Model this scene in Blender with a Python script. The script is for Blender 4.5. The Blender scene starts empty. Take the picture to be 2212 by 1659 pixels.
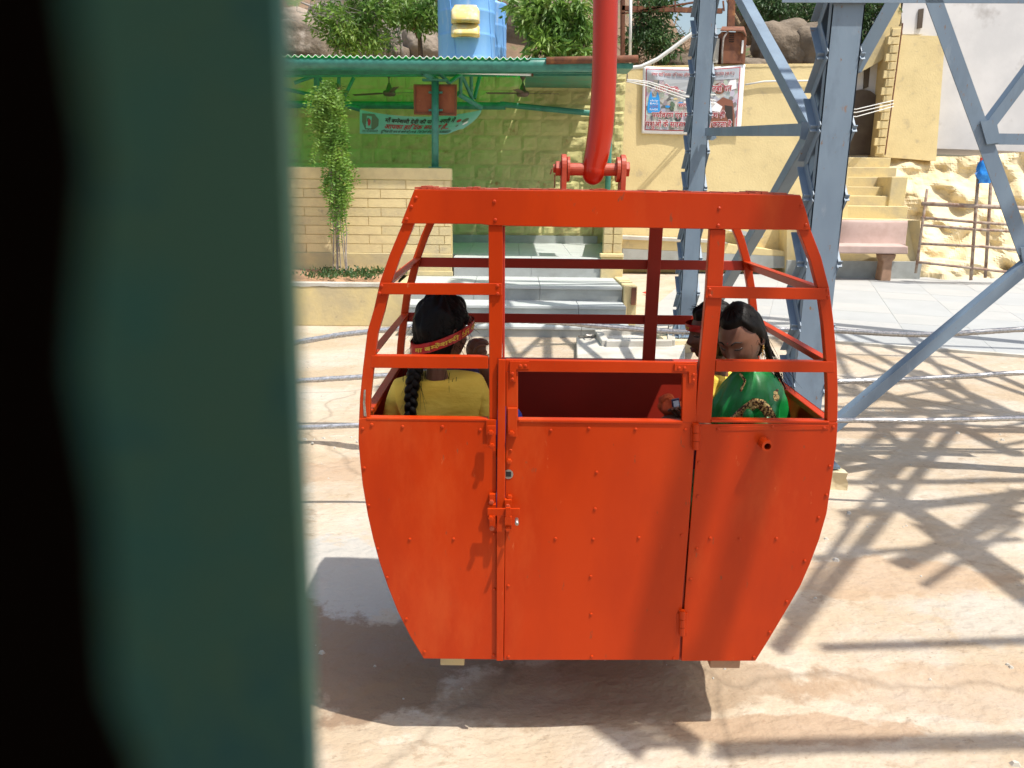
import bpy, bmesh, math, random
from mathutils import Vector, Matrix, noise
random.seed(11)
SC = bpy.context.scene
COL = SC.collection
# ------------------------------------------------------------------ camera
FOC = 1650.0                       # focal length in pixels of a 2212 px wide view
PITCH = math.radians(14.9); ROLL = math.radians(0.62)
EYE = Vector((0, 0, 2.15))
FW = Vector((0, math.cos(PITCH), -math.sin(PITCH)))
UP0 = Vector((0, math.sin(PITCH), math.cos(PITCH))); RT0 = Vector((1, 0, 0))
RT = RT0*math.cos(ROLL) + UP0*math.sin(ROLL)
UPV = UP0*math.cos(ROLL) - RT0*math.sin(ROLL)
cam = bpy.data.cameras.new('camera'); camo = bpy.data.objects.new('camera', cam); COL.objects.link(camo)
camo.matrix_world = Matrix(((RT.x, UPV.x, -FW.x, EYE.x), (RT.y, UPV.y, -FW.y, EYE.y), (RT.z, UPV.z, -FW.z, EYE.z), (0, 0, 0, 1)))
cam.sensor_width = 36.0; cam.lens = 36.0*FOC/2212.0
cam.clip_start = 0.01; cam.clip_end = 600
cam.dof.use_dof = True; cam.dof.focus_distance = 3.6; cam.dof.aperture_fstop = 11.0
SC.camera = camo
# ------------------------------------------------------------------ light
SUN = Vector((0.36, -0.255, 1.0)).normalized()
w = bpy.data.worlds.new('World'); SC.world = w; w.use_nodes = True
nt = w.node_tree; bg = nt.nodes['Background']
sky = nt.nodes.new('ShaderNodeTexSky'); sky.sky_type = 'NISHITA'; sky.sun_disc = False
sky.sun_elevation = math.asin(SUN.z); sky.sun_rotation = math.atan2(SUN.x, SUN.y)
sky.air_density = 1.4; sky.dust_density = 3.5; sky.ozone_density = 1.0
nt.links.new(sky.outputs[0], bg.inputs[0]); bg.inputs[1].default_value = 0.15
sl = bpy.data.lights.new('sun', 'SUN'); sl.energy = 5.0; sl.angle = math.radians(0.55); sl.color = (1.0, 0.955, 0.88)
so = bpy.data.objects.new('sun', sl); COL.objects.link(so)
so.rotation_euler = SUN.to_track_quat('Z', 'Y').to_euler()
SC.view_settings.view_transform = 'Standard'; SC.view_settings.look = 'None'
SC.view_settings.exposure = 0.24; SC.view_settings.gamma = 1.0
SC.cycles.max_bounces = 8; SC.cycles.diffuse_bounces = 5

# ------------------------------------------------------------------ helpers
def ray(px, py):
    return RT*(px-1106.0) - UPV*(py-829.5) + FW*FOC
def P(px, py, y):                  # a point at depth y (metres in front of the camera)
    d = ray(px, py); return EYE + d*((y-EYE.y)/d.y)
def PX(px, py, x):
    d = ray(px, py); return EYE + d*((x-EYE.x)/d.x)
def G(px, py, z=0.0):
    d = ray(px, py); return EYE + d*((z-EYE.z)/d.z)
def sm(a, b, x):
    t = min(1, max(0, (x-a)/(b-a))); return t*t*(3-2*t)
def nz(x, y=0, z=0, s=1.0): return noise.noise(Vector((x*s, y*s, z*s)))

def thing(name, label, cat, loc=(0, 0, 0), group=None, kind=None):
    o = bpy.data.objects.new(name, None); COL.objects.link(o); o.location = Vector(loc)
    o.empty_display_size = 0.1
    if label: o['label'] = label
    if cat: o['category'] = cat
    if group: o['group'] = group
    if kind: o['kind'] = kind
    return o
def tag(o, label=None, cat=None, group=None, kind=None):
    if label: o['label'] = label
    if cat: o['category'] = cat
    if group: o['group'] = group
    if kind: o['kind'] = kind
    return o
def wloc(o):
    v = Vector((0, 0, 0))
    while o is not None:
        v = v + o.location; o = o.parent
    return v
def linkobj(name, me, parent=None, loc=(0, 0, 0)):
    o = bpy.data.objects.new(name, me); COL.objects.link(o)
    if parent is not None: o.parent = parent
    o.location = loc
    return o
class MB:
    def __init__(s): s.v = []; s.f = []
    def add(s, vs, fs):
        b = len(s.v); s.v += [Vector(v) for v in vs]; s.f += [tuple(b+i for i in f) for f in fs]; return s
    def box(s, a, b):
        x0, y0, z0 = [min(p, q) for p, q in zip(a, b)]; x1, y1, z1 = [max(p, q) for p, q in zip(a, b)]
        return s.add([(x0,y0,z0),(x1,y0,z0),(x1,y1,z0),(x0,y1,z0),(x0,y0,z1),(x1,y0,z1),(x1,y1,z1),(x0,y1,z1)],
                     [(0,3,2,1),(4,5,6,7),(0,1,5,4),(1,2,6,5),(2,3,7,6),(3,0,4,7)])
    def prism(s, pts, vec):
        n = len(pts); vec = Vector(vec)
        nrm = sum(((Vector(pts[i]) - Vector(pts[0])).cross(Vector(pts[(i+1) % n]) - Vector(pts[0])) for i in range(1, n-1)), Vector())
        if nrm.dot(vec) > 0: pts = pts[::-1]
        vs = [Vector(p) for p in pts] + [Vector(p)+vec for p in pts]
        fs = [tuple(range(n)), tuple(range(2*n-1, n-1, -1))] + [(i, n+i, n+(i+1) % n, (i+1) % n) for i in range(n)]
        return s.add(vs, fs)
    def bar(s, p, q, w, d, up=(0, 0, 1)):     # rectangular bar: w across, d along the "up" side
        p, q = Vector(p), Vector(q); t = (q-p).normalized(); u = t.cross(Vector(up)).normalized(); k = u.cross(t)
        vs = []
        for c in (p, q):
            for a, b in ((-1,-1),(1,-1),(1,1),(-1,1)): vs.append(c+u*(a*w/2)+k*(b*d/2))
        return s.add(vs, [(0,1,2,3),(7,6,5,4),(0,4,5,1),(1,5,6,2),(2,6,7,3),(3,7,4,0)])
    def angle(s, p, q, w, t, up=(0, 0, 1), flip=1):   # L-section: one leg w across, other along up
        p, q = Vector(p), Vector(q); d = (q-p).normalized(); u = d.cross(Vector(up)).normalized()*flip; k = u.cross(d)*flip
        prof = [(0,0),(w,0),(w,t),(t,t),(t,w),(0,w)]
        pts = [p+u*(a-w/2)+k*(b-w/2) for a, b in prof]
        return s.prism(pts, q-p)
    def tube(s, pts, r, n=10, caps=True, rs=None):
        pts = [Vector(p) for p in pts]; m = len(pts); rings = []
        t0 = (pts[1]-pts[0]).normalized(); u = t0.orthogonal().normalized()
        for i, p in enumerate(pts):
            t = (pts[min(i+1, m-1)]-pts[max(i-1, 0)]).normalized()
            u = (u - t*u.dot(t)).normalized(); v = t.cross(u)
            rr = rs[i] if rs else r
            rings.append([p+(u*math.cos(2*math.pi*k/n)+v*math.sin(2*math.pi*k/n))*rr for k in range(n)])
        vs = [x for rg in rings for x in rg]
        fs = [(i*n+k, i*n+(k+1) % n, (i+1)*n+(k+1) % n, (i+1)*n+k) for i in range(m-1) for k in range(n)]
        if caps: fs += [tuple(range(n-1, -1, -1)), tuple((m-1)*n+k for k in range(n))]
        return s.add(vs, fs)
    def grid(s, nu, nv, fn, closed=False):
        vs = [fn(i/(nu-1), j/(nv-1)) for j in range(nv) for i in range(nu)]
        fs = [(j*nu+i, j*nu+i+1, (j+1)*nu+i+1, (j+1)*nu+i) for j in range(nv-1) for i in range(nu-1)]
        return s.add(vs, fs)
    def lathe(s, c, prof, n=20, axis='Z'):
        c = Vector(c); vs = []; m = len(prof)
        for r, h in prof:
            for k in range(n):
                a = 2*math.pi*k/n; e = (r*math.cos(a), r*math.sin(a), h)
                if axis == 'Y': e = (e[0], h, e[1])
                if axis == 'X': e = (h, e[0], e[1])
                vs.append(c+Vector(e))
        fs = [(i*n+k, i*n+(k+1) % n, (i+1)*n+(k+1) % n, (i+1)*n+k) for i in range(m-1) for k in range(n)]
        fs += [tuple(range(n-1, -1, -1)), tuple((m-1)*n+k for k in range(n))]
        return s.add(vs, fs)
    def mesh(s, name, mat, off=(0, 0, 0), smooth=False, fix=True):
        off = Vector(off); me = bpy.data.meshes.new(name)
        me.from_pydata([v-off for v in s.v], [], s.f)
        if mat: me.materials.append(mat)
        if fix:
            bm = bmesh.new(); bm.from_mesh(me); bmesh.ops.recalc_face_normals(bm, faces=bm.faces); bm.to_mesh(me); bm.free()
        if smooth: me.polygons.foreach_set('use_smooth', [True]*len(me.polygons))
        me.update(); return me
    def build(s, name, mat, parent=None, bevel=0, smooth=False, seg=1, origin=None, fix=True):
        off = wloc(parent) if parent is not None else Vector((0, 0, 0))
        if origin is not None: og = Vector(origin)
        elif parent is None:
            xs = [v.x for v in s.v]; ys = [v.y for v in s.v]; zs = [v.z for v in s.v]
            og = Vector(((min(xs)+max(xs))/2, (min(ys)+max(ys))/2, min(zs)))
        else: og = off
        me = s.mesh(name, mat, og, smooth, fix)
        o = linkobj(name, me, parent, og-off)
        if bevel:
            b = o.modifiers.new('bevel', 'BEVEL'); b.width = bevel; b.segments = seg; b.limit_method = 'ANGLE'; b.angle_limit = math.radians(40)
            b.harden_normals = False
        return o
def tri_prism(pxs, y, depth):       # polygon given in picture pixels at depth y, real thickness behind it
    m = MB(); m.prism([P(a, b, y) for a, b in pxs], (0, depth, 0)); return m

# ------------------------------------------------------------------ materials
def mat(name, c, rough=0.6, metal=0.0, c2=None, scale=3.0, detail=4, lo=0.4, hi=0.65, bump=0.0, bscale=40.0, c3=None, s3=12.0, lo3=0.6, hi3=0.7,
        spec=0.5, trans=0.0, coat=0.0, stretch=(1, 1, 1), bdist=0.01, fac=1.0, cracks=0, sub=0, layers=(), spots=()):
    m = bpy.data.materials.new(name); m.use_nodes = True; t = m.node_tree; N = t.nodes; L = t.links
    b = N['Principled BSDF']; b.inputs['Base Color'].default_value = (*c, 1); b.inputs['Roughness'].default_value = rough
    b.inputs['Metallic'].default_value = metal; b.inputs['Specular IOR Level'].default_value = spec
    b.inputs['Coat Weight'].default_value = coat; b.inputs['Coat Roughness'].default_value = 0.12
    if sub: b.inputs['Subsurface Weight'].default_value = sub; b.inputs['Subsurface Radius'].default_value = (.02, .008, .004); b.inputs['Subsurface Scale'].default_value = .5
    g = N.new('ShaderNodeNewGeometry'); mp = N.new('ShaderNodeMapping'); L.new(g.outputs['Position'], mp.inputs[0]); mp.inputs['Scale'].default_value = stretch
    cur = None
    def ns(sc, det, a, bb, rgh=0.6):
        n = N.new('ShaderNodeTexNoise'); n.inputs['Scale'].default_value = sc; n.inputs['Detail'].default_value = det; n.inputs['Roughness'].default_value = rgh
        L.new(mp.outputs[0], n.inputs[0])
        r = N.new('ShaderNodeMapRange'); r.inputs[1].default_value = a; r.inputs[2].default_value = bb; L.new(n.outputs[0], r.inputs[0]); return r.outputs[0]
    if c2 is not None:
        mx = N.new('ShaderNodeMix'); mx.data_type = 'RGBA'; mx.inputs[6].default_value = (*c, 1); mx.inputs[7].default_value = (*c2, 1)
        f = ns(scale, detail, lo, hi)
        if fac != 1.0:
            mm = N.new('ShaderNodeMath'); mm.operation = 'MULTIPLY'; mm.inputs[1].default_value = fac; L.new(f, mm.inputs[0]); f = mm.outputs[0]
        L.new(f, mx.inputs[0]); cur = mx.outputs[2]
    if c3 is not None:
        mx = N.new('ShaderNodeMix'); mx.data_type = 'RGBA'; mx.inputs[7].default_value = (*c3, 1)
        if cur: L.new(cur, mx.inputs[6])
        else: mx.inputs[6].default_value = (*c, 1)
        L.new(ns(s3, 6, lo3, hi3), mx.inputs[0]); cur = mx.outputs[2]
    for (lc, ls, l0, l1, lf) in layers:
        mx = N.new('ShaderNodeMix'); mx.data_type = 'RGBA'; mx.inputs[7].default_value = (*lc, 1)
        if cur: L.new(cur, mx.inputs[6])
        else: mx.inputs[6].default_value = (*c, 1)
        mm = N.new('ShaderNodeMath'); mm.operation = 'MULTIPLY'; mm.inputs[1].default_value = lf; L.new(ns(ls, 9, l0, l1, .68), mm.inputs[0]); L.new(mm.outputs[0], mx.inputs[0]); cur = mx.outputs[2]
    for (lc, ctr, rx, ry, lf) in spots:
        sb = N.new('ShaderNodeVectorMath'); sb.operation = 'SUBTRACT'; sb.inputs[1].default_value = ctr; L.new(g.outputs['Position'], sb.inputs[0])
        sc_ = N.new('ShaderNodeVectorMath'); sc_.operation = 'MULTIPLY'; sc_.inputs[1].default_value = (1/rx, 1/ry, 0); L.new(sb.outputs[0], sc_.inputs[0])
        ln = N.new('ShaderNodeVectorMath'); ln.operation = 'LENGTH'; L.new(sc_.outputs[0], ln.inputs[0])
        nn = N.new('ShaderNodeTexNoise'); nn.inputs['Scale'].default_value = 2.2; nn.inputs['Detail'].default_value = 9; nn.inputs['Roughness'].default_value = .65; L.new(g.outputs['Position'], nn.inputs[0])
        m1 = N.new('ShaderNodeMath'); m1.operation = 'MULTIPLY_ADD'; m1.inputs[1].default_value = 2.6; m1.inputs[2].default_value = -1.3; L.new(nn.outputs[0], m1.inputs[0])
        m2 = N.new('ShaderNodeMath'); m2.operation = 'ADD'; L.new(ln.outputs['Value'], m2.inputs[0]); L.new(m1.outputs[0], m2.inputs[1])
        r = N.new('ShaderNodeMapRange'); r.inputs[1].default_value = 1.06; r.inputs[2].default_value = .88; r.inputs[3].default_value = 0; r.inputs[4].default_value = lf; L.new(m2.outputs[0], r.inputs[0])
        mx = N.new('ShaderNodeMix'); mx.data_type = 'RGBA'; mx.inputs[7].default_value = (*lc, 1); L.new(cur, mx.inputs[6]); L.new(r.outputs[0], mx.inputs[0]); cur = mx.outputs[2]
    if cracks:
        nn = N.new('ShaderNodeTexNoise'); nn.inputs['Scale'].default_value = 1.2; nn.inputs['Detail'].default_value = 5; L.new(g.outputs['Position'], nn.inputs[0])
        ad = N.new('ShaderNodeMix'); ad.data_type = 'RGBA'; ad.blend_type = 'ADD'; ad.inputs[0].default_value = 0.6; L.new(g.outputs['Position'], ad.inputs[6]); L.new(nn.outputs[1], ad.inputs[7])
        vo = N.new('ShaderNodeTexVoronoi'); vo.feature = 'DISTANCE_TO_EDGE'; vo.inputs['Scale'].default_value = cracks; L.new(ad.outputs[2], vo.inputs[0])
        r = N.new('ShaderNodeMapRange'); r.inputs[1].default_value = 0.0; r.inputs[2].default_value = 0.006; r.inputs[3].default_value = .35; r.inputs[4].default_value = 0; L.new(vo.outputs[0], r.inputs[0])
        mx = N.new('ShaderNodeMix'); mx.data_type = 'RGBA'; mx.inputs[7].default_value = (.12, .09, .06, 1)
        if cur: L.new(cur, mx.inputs[6])
        else: mx.inputs[6].default_value = (*c, 1)
        L.new(r.outputs[0], mx.inputs[0]); cur = mx.outputs[2]
    if cur: L.new(cur, b.inputs['Base Color'])
    if bump:
        n = N.new('ShaderNodeTexNoise'); n.inputs['Scale'].default_value = bscale; n.inputs['Detail'].default_value = 6; L.new(mp.outputs[0], n.inputs[0])
        bp = N.new('ShaderNodeBump'); bp.inputs['Strength'].default_value = bump; bp.inputs['Distance'].default_value = bdist
        L.new(n.outputs[0], bp.inputs['Height']); L.new(bp.outputs[0], b.inputs['Normal'])
    if trans:
        tr = N.new('ShaderNodeBsdfTranslucent'); ms = N.new('ShaderNodeMixShader'); ms.inputs[0].default_value = trans
        if cur: L.new(cur, tr.inputs[0])
        else: tr.inputs[0].default_value = (*c, 1)
        L.new(b.outputs[0], ms.inputs[1]); L.new(tr.outputs[0], ms.inputs[2]); L.new(ms.outputs[0], N['Material Output'].inputs[0])
    return m
ORANGE = mat('orange_paint', (.46, .036, .002), .36, c2=(.40, .029, .002), scale=3.5, bump=.30, bscale=6, bdist=.006, spec=.20, coat=.06, c3=(.25, .05, .02), s3=42, lo3=.68, hi3=.72, stretch=(1, 1, .35), layers=(((.31, .022, .003), 1.4, .50, .70, .6), ((.52, .075, .014), 2.4, .56, .70, .5), ((.58, .16, .06), 34, .66, .70, .5), ((.07, .03, .02), 60, .705, .735, .9)))
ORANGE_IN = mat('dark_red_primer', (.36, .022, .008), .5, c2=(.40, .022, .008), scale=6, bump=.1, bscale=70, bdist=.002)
REDARM = mat('red_paint', (.40, .020, .003), .3, c2=(.34, .016, .003), scale=5, spec=.35, coat=.25, bump=.12, bscale=30, bdist=.003, c3=(.20, .03, .015), s3=30, lo3=.67, hi3=.72, stretch=(1, 1, .4))
PINRED = mat('faded_red_paint', (.36, .045, .014), .45, c2=(.40, .075, .035), scale=14, bump=.2, bscale=80, bdist=.002)
BARE = mat('bare_metal', (.45, .44, .42), .4, metal=.8, c2=(.3, .25, .2), scale=60)
BLACK = mat('black_hole', (.01, .008, .008), .8)
STEEL = mat('blue_grey_paint', (.145, .20, .265), .5, c2=(.18, .245, .315), scale=2.5, bump=.15, bscale=40, bdist=.003, c3=(.20, .11, .055), s3=45, lo3=.65, hi3=.71, stretch=(1, 1, .4), layers=(((.11, .15, .20), 4, .55, .7, .6), ((.28, .33, .38), 7, .60, .70, .5), ((.24, .13, .07), 14, .65, .70, .75)))
GALV = mat('galvanised_strand', (.56, .56, .57), .38, metal=.75, c2=(.36, .35, .34), scale=60)
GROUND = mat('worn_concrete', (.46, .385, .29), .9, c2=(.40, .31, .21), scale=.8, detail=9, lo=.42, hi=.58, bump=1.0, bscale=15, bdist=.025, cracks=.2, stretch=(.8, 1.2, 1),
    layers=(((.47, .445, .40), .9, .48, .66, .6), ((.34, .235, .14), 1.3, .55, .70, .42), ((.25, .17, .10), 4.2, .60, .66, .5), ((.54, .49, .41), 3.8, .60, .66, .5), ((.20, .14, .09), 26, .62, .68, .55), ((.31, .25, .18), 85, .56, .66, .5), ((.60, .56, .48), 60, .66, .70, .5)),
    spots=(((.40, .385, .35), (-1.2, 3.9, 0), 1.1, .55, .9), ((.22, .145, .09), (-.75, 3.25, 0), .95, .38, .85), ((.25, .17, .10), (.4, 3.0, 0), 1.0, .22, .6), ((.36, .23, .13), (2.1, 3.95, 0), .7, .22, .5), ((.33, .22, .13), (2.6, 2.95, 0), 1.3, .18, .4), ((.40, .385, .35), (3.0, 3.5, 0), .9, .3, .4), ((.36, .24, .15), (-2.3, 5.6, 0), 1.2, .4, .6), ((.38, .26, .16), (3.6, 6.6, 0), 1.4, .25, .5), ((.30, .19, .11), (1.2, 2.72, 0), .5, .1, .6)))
PLAZA = mat('grey_floor_tile', (.37, .38, .375), .7, c2=(.33, .34, .335), scale=1.2, lo=.35, hi=.7, bump=.1, bscale=30)
PLAZA2 = mat('grey_floor_tile_pale', (.36, .365, .35), .7, c2=(.40, .395, .38), scale=1.5, lo=.35, hi=.7, bump=.1, bscale=30)
JOINT = mat('tile_joint', (.30, .30, .29), .9)
YELB2 = mat('cream_brick_stained', (.66, .54, .29), .85, c2=(.56, .46, .27), scale=5, bump=.4, bscale=30, c3=(.40, .33, .22), s3=9, lo3=.60, hi3=.72)
YELS2 = mat('rough_stone_stained', (.53, .47, .22), .9, c2=(.42, .36, .16), scale=4, bump=.8, bscale=18, bdist=.02, c3=(.36, .20, .08), s3=5, lo3=.60, hi3=.72)
YEL = mat('cream_yellow_wash', (.72, .58, .30), .85, c2=(.64, .51, .26), scale=1.6, detail=9, bump=.5, bscale=22, c3=(.44, .36, .23), s3=3.2, lo3=.60, hi3=.78, layers=(((.55, .45, .28), 9, .60, .68, .5), ((.30, .25, .18), 30, .66, .71, .6)))
YELB = mat('cream_brick', (.74, .60, .32), .85, c2=(.66, .53, .29), scale=6, bump=.3, bscale=40)
YELJ = mat('cream_joint', (.60, .47, .22), .9, bump=.2)
YELP = mat('yellow_wash_stained', (.62, .50, .25), .9, c2=(.48, .40, .24), scale=2.5, detail=8, bump=.4, bscale=22, c3=(.25, .21, .15), s3=6, lo3=.66, hi3=.78)
YELS = mat('rough_yellow_stone', (.56, .50, .23), .9, c2=(.46, .42, .18), scale=3, bump=.7, bscale=14, bdist=.015, c3=(.36, .22, .09), s3=3, lo3=.66, hi3=.82)
YROCK = mat('yellow_washed_rock', (.66, .56, .37), .9, c2=(.60, .49, .29), scale=1.8, bump=.6, bscale=9, bdist=.03, c3=(.52, .36, .18), s3=1.5, lo3=.64, hi3=.85)
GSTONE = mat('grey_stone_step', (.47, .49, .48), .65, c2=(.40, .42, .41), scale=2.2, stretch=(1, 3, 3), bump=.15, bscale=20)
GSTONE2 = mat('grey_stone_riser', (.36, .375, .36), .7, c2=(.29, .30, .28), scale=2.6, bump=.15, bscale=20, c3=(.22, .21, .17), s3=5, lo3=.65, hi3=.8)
CONC = mat('pale_concrete', (.50, .48, .43), .85, c2=(.40, .37, .31), scale=3, bump=.3, bscale=30)
SOIL = mat('reddish_soil', (.42, .24, .14), .95, c2=(.30, .17, .10), scale=4, bump=.8, bscale=12, bdist=.03)
GREENP = mat('green_paint_pipe', (.045, .22, .17), .45, c2=(.03, .15, .12), scale=8, c3=(.20, .09, .04), s3=20, lo3=.70, hi3=.76)
GREENR = mat('green_fibre_sheet', (.03, .64, .16), .5, c2=(.03, .54, .13), scale=3, trans=.93)
GREENT = mat('painted_tin_sheet', (.05, .26, .17), .5, c2=(.12, .22, .14), scale=4)
WHITE = mat('white_paint', (.75, .75, .73), .5)
TUBEM = mat('tube_glass', (.85, .86, .86), .25)
RUST = mat('rusty_steel', (.20, .075, .035), .8, c2=(.12, .045, .025), scale=6, bump=.4, bscale=50, c3=(.33, .14, .05), s3=5, lo3=.58, hi3=.72)
RUSTB = mat('rust_red_board', (.30, .085, .035), .75, c2=(.24, .06, .028), scale=7, bump=.2, bscale=40, c3=(.45, .25, .12), s3=14, lo3=.7, hi3=.78)
BLUE = mat('blue_tank_plastic', (.16, .38, .78), .45, c2=(.20, .43, .80), scale=2, c3=(.42, .56, .78), s3=3, lo3=.60, hi3=.75, stretch=(2, 2, .35))
YFIX = mat('weathered_yellow_plastic', (.72, .52, .16), .55, c2=(.70, .60, .38), scale=5, lo=.45, hi=.6, c3=(.62, .30, .08), s3=9, lo3=.66, hi3=.74)
PINK = mat('pink_cement', (.48, .35, .31), .85, c2=(.42, .30, .26), scale=4, bump=.3, bscale=60)
BRN = mat('brown_stone', (.38, .23, .15), .9, c2=(.28, .17, .11), scale=6, bump=.4)
PLASTER = mat('grey_plaster', (.56, .555, .56), .9, c2=(.64, .63, .63), scale=.8, bump=.2, bscale=12, c3=(.35, .33, .32), s3=1.1, lo3=.60, hi3=.78)
DARKIN = mat('dark_fill', (.10, .08, .06), .95, c2=(.07, .05, .04), scale=2)  # unlit depth of doorway and windows painted dark; insulator shares the colour
EDGEW = mat('sunlit_sheet_edge', (.75, .78, .74), .5)  # pale rim colour stands in for sun on the sheet edges
ROCK = mat('granite_boulder', (.19, .15, .11), .95, c2=(.11, .085, .06), scale=1.6, detail=8, bump=.8, bscale=7, bdist=.06, c3=(.36, .31, .26), s3=2.2, lo3=.6, hi3=.75)
ROCKL = mat('pale_boulder', (.35, .29, .23), .95, c2=(.24, .19, .15), scale=1.8, detail=8, bump=.8, bscale=7, bdist=.06)
HILL = mat('brown_hillside', (.20, .13, .08), .95, c2=(.12, .08, .05), scale=.8, detail=8, bump=.8, bscale=3, bdist=.1, c3=(.09, .12, .04), s3=1.3, lo3=.55, hi3=.65)
BARK = mat('tree_bark', (.13, .085, .06), .95, c2=(.08, .05, .035), scale=8, bump=.6, bscale=30)
BARKG = mat('grey_bark', (.34, .30, .27), .95, c2=(.22, .19, .17), scale=8, bump=.6, bscale=30)
LEAF1 = mat('bright_leaf', (.20, .33, .055), .5, c2=(.10, .21, .035), scale=1.6, lo=.4, hi=.6, trans=.35, c3=(.26, .33, .09), s3=4, lo3=.55, hi3=.65)
LEAF2 = mat('mid_leaf', (.08, .16, .045), .5, c2=(.045, .10, .03), scale=1.5, lo=.4, hi=.6, trans=.3, c3=(.15, .24, .08), s3=4, lo3=.58, hi3=.66)
LEAF3 = mat('creeper_leaf', (.22, .37, .055), .5, c2=(.12, .25, .035), scale=3, lo=.4, hi=.6, trans=.35, c3=(.33, .28, .08), s3=7, lo3=.6, hi3=.68)
DRY = mat('dry_twig', (.28, .20, .12), .95)
CABG = mat('teal_green_paint', (.12, .33, .32), .6, c2=(.17, .34, .28), scale=30, lo=.4, hi=.6, c3=(.09, .27, .32), s3=45, lo3=.50, hi3=.75)
CABD = mat('dark_rubber', (.010, .005, .004), .9, spec=.05)
WIREM = mat('pale_cable', (.62, .62, .60), .5)
# ================================================================== SETTING
# ground: one sheet to the horizon, fine near the camera
def gh(x, y):
    z = 0.010*nz(x, y, 0, .9) + .004*nz(x, y, 4, 4)
    e = 6.12 + .10*nz(x, 2, 0, 1.3) + .04*nz(x, 5, 0, 5)
    z += -.06*(1-sm(e-.03, e+.02, y))*(1-sm(.2, 1.4, x))
    z += -.03*(1-sm(2.95, 3.05, y+.05*nz(x, 9, 0, 3)))
    e2 = 3.9 + .33*x
    z += -.012*(1-sm(e2-.02, e2+.02, y+.08*nz(x, 1, 0, 2)))*sm(1.0, 1.5, x)
    e3 = 4.15+.05*nz(x, 3, 0, 2); z += -.022*(1-sm(e3-.02, e3+.02, y))*(1-sm(-.3, .6, x))
    z += .012*nz(x, y, 8, 2.2)*(1-sm(6, 8, y))
    return z*(1-sm(9.0, 9.5, y)) - .004
gx = [-300, -120, -50, -20, -12] + [-8+.1*i for i in range(171)] + [11, 14, 20, 50, 120, 300]
gy = [-100, -30, -8, -2, .5] + [1.2+.03*i for i in range(170)] + [6.33+.1*i for i in range(39)] + [11, 12, 14, 18, 30, 60, 150, 400]
m = MB(); m.v = [Vector((x, y, gh(x, y))) for y in gy for x in gx]; n = len(gx)
m.f = [(j*n+i, j*n+i+1, (j+1)*n+i+1, (j+1)*n+i) for j in range(len(gy)-1) for i in range(n-1)]
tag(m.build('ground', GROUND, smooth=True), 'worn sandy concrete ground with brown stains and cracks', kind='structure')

b = MB(); rg = random.Random(5)
for k in range(420):
    x = rg.uniform(-2.6, 4.5); y = rg.uniform(2.4, 9); r_ = rg.choice((.006, .008, .012, .02))*rg.uniform(.7, 1.3)
    if k < 160: x = rg.gauss(0, 1.6); y = 6.08+rg.gauss(0, .12)
    vs = [(x+r_*math.cos(a+rg.uniform(-.3, .3)), y+r_*.8*math.sin(a+rg.uniform(-.3, .3)), gh(x, y)-.002) for a in (0, 1.26, 2.5, 3.77, 5)]
    tp = [(v[0]*.5+x*.5, v[1]*.5+y*.5, gh(x, y)+r_*.6) for v in vs]; b.add(vs+tp, [(5,6,7,8,9)]+[(i, (i+1) % 5, 5+(i+1) % 5, 5+i) for i in range(5)])
tag(b.build('gravel', CONC), 'small stones and grit scattered over the concrete', 'gravel', kind='stuff')
# grey paved plaza, laid tile by tile
plz = thing('plaza', 'pale grey tiled plaza beyond the tower', None, (5, 12, 0), kind='structure')
c0 = G(1361, 704, .02); c1 = G(2212, 767, .02); ux = (c1-c0); ux.z = 0; ux.normalize(); uy = Vector((-ux.y, ux.x, 0))
m = MB(); q = [c0-ux*0, c0+ux*16, c0+ux*16+uy*14, c0+uy*14]
m.prism([Vector((a.x, a.y, -.02)) for a in q], (0, 0, .034)); m.build('tile_bed', JOINT, plz)
TS = .98
for k in range(2):
    t = MB(); t.box((-TS/2+.002, -TS/2+.002, -.02), (TS/2-.002, TS/2-.002, 0)); bt = t.mesh('tile_%d' % k, (PLAZA, PLAZA2)[k])
    if k == 0: tm0 = bt
    else: tm1 = bt
ang = math.atan2(ux.y, ux.x)
for i in range(15):
    for j in range(11):
        c = c0 + ux*(i+.5)*TS + uy*(j+.5)*TS
        if c.x > 12 or c.y > 19.5: continue
        o = linkobj('paving_tile', tm0 if random.random() < .5 else tm1, plz, Vector((c.x, c.y, .021+random.uniform(-.001, .001)))-plz.location); o.rotation_euler.z = ang
m = MB(); m.box((0, 0, 0), (.1, .1, .1))
m = MB(); m.bar(Vector((c0.x, c0.y, .01))-uy*.04, Vector((c0.x, c0.y, .01))+ux*16-uy*.04, .08, .05); m.build('edge_kerb', CONC, plz)

# shelter platform and steps
XL = P(874, 650, 11.4).x; XR = 1.68
ZP = P(1100, 556, 12.87).z
stp = thing('entrance_steps', 'grey stone steps leading up to the green shelter', 'steps', (0, 11, 0))
prev = 0.0
S = [(10.70, P(1100, 704, 10.7).z), (11.23, P(1100, 659, 11.23).z), (11.72, P(1100, 617, 11.72).z), (12.87, ZP)]
for i, (y, z) in enumerate(S):
    yn = S[i+1][0] if i < 3 else 13.3
    x = XL if i < 3 else -1.0
    while x < XR-.01:
        x2 = min(XR, x+random.choice((1.15, 1.3, 1.02)))
        if XR-x2 < .3: x2 = XR
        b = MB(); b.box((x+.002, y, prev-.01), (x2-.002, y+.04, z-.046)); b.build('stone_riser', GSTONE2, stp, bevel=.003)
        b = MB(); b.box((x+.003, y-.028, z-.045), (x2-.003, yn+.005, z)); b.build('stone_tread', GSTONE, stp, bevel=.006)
        x = x2
    prev = z
b = MB(); b.box((XL, 11.3, 0), (XR-.02, 13.2, S[1][1]-.06)); b.build('core', CONC, stp)
pf = thing('shelter_floor', 'raised grey stone floor under the green shelter', None, (0, 14, 0), kind='structure')
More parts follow.
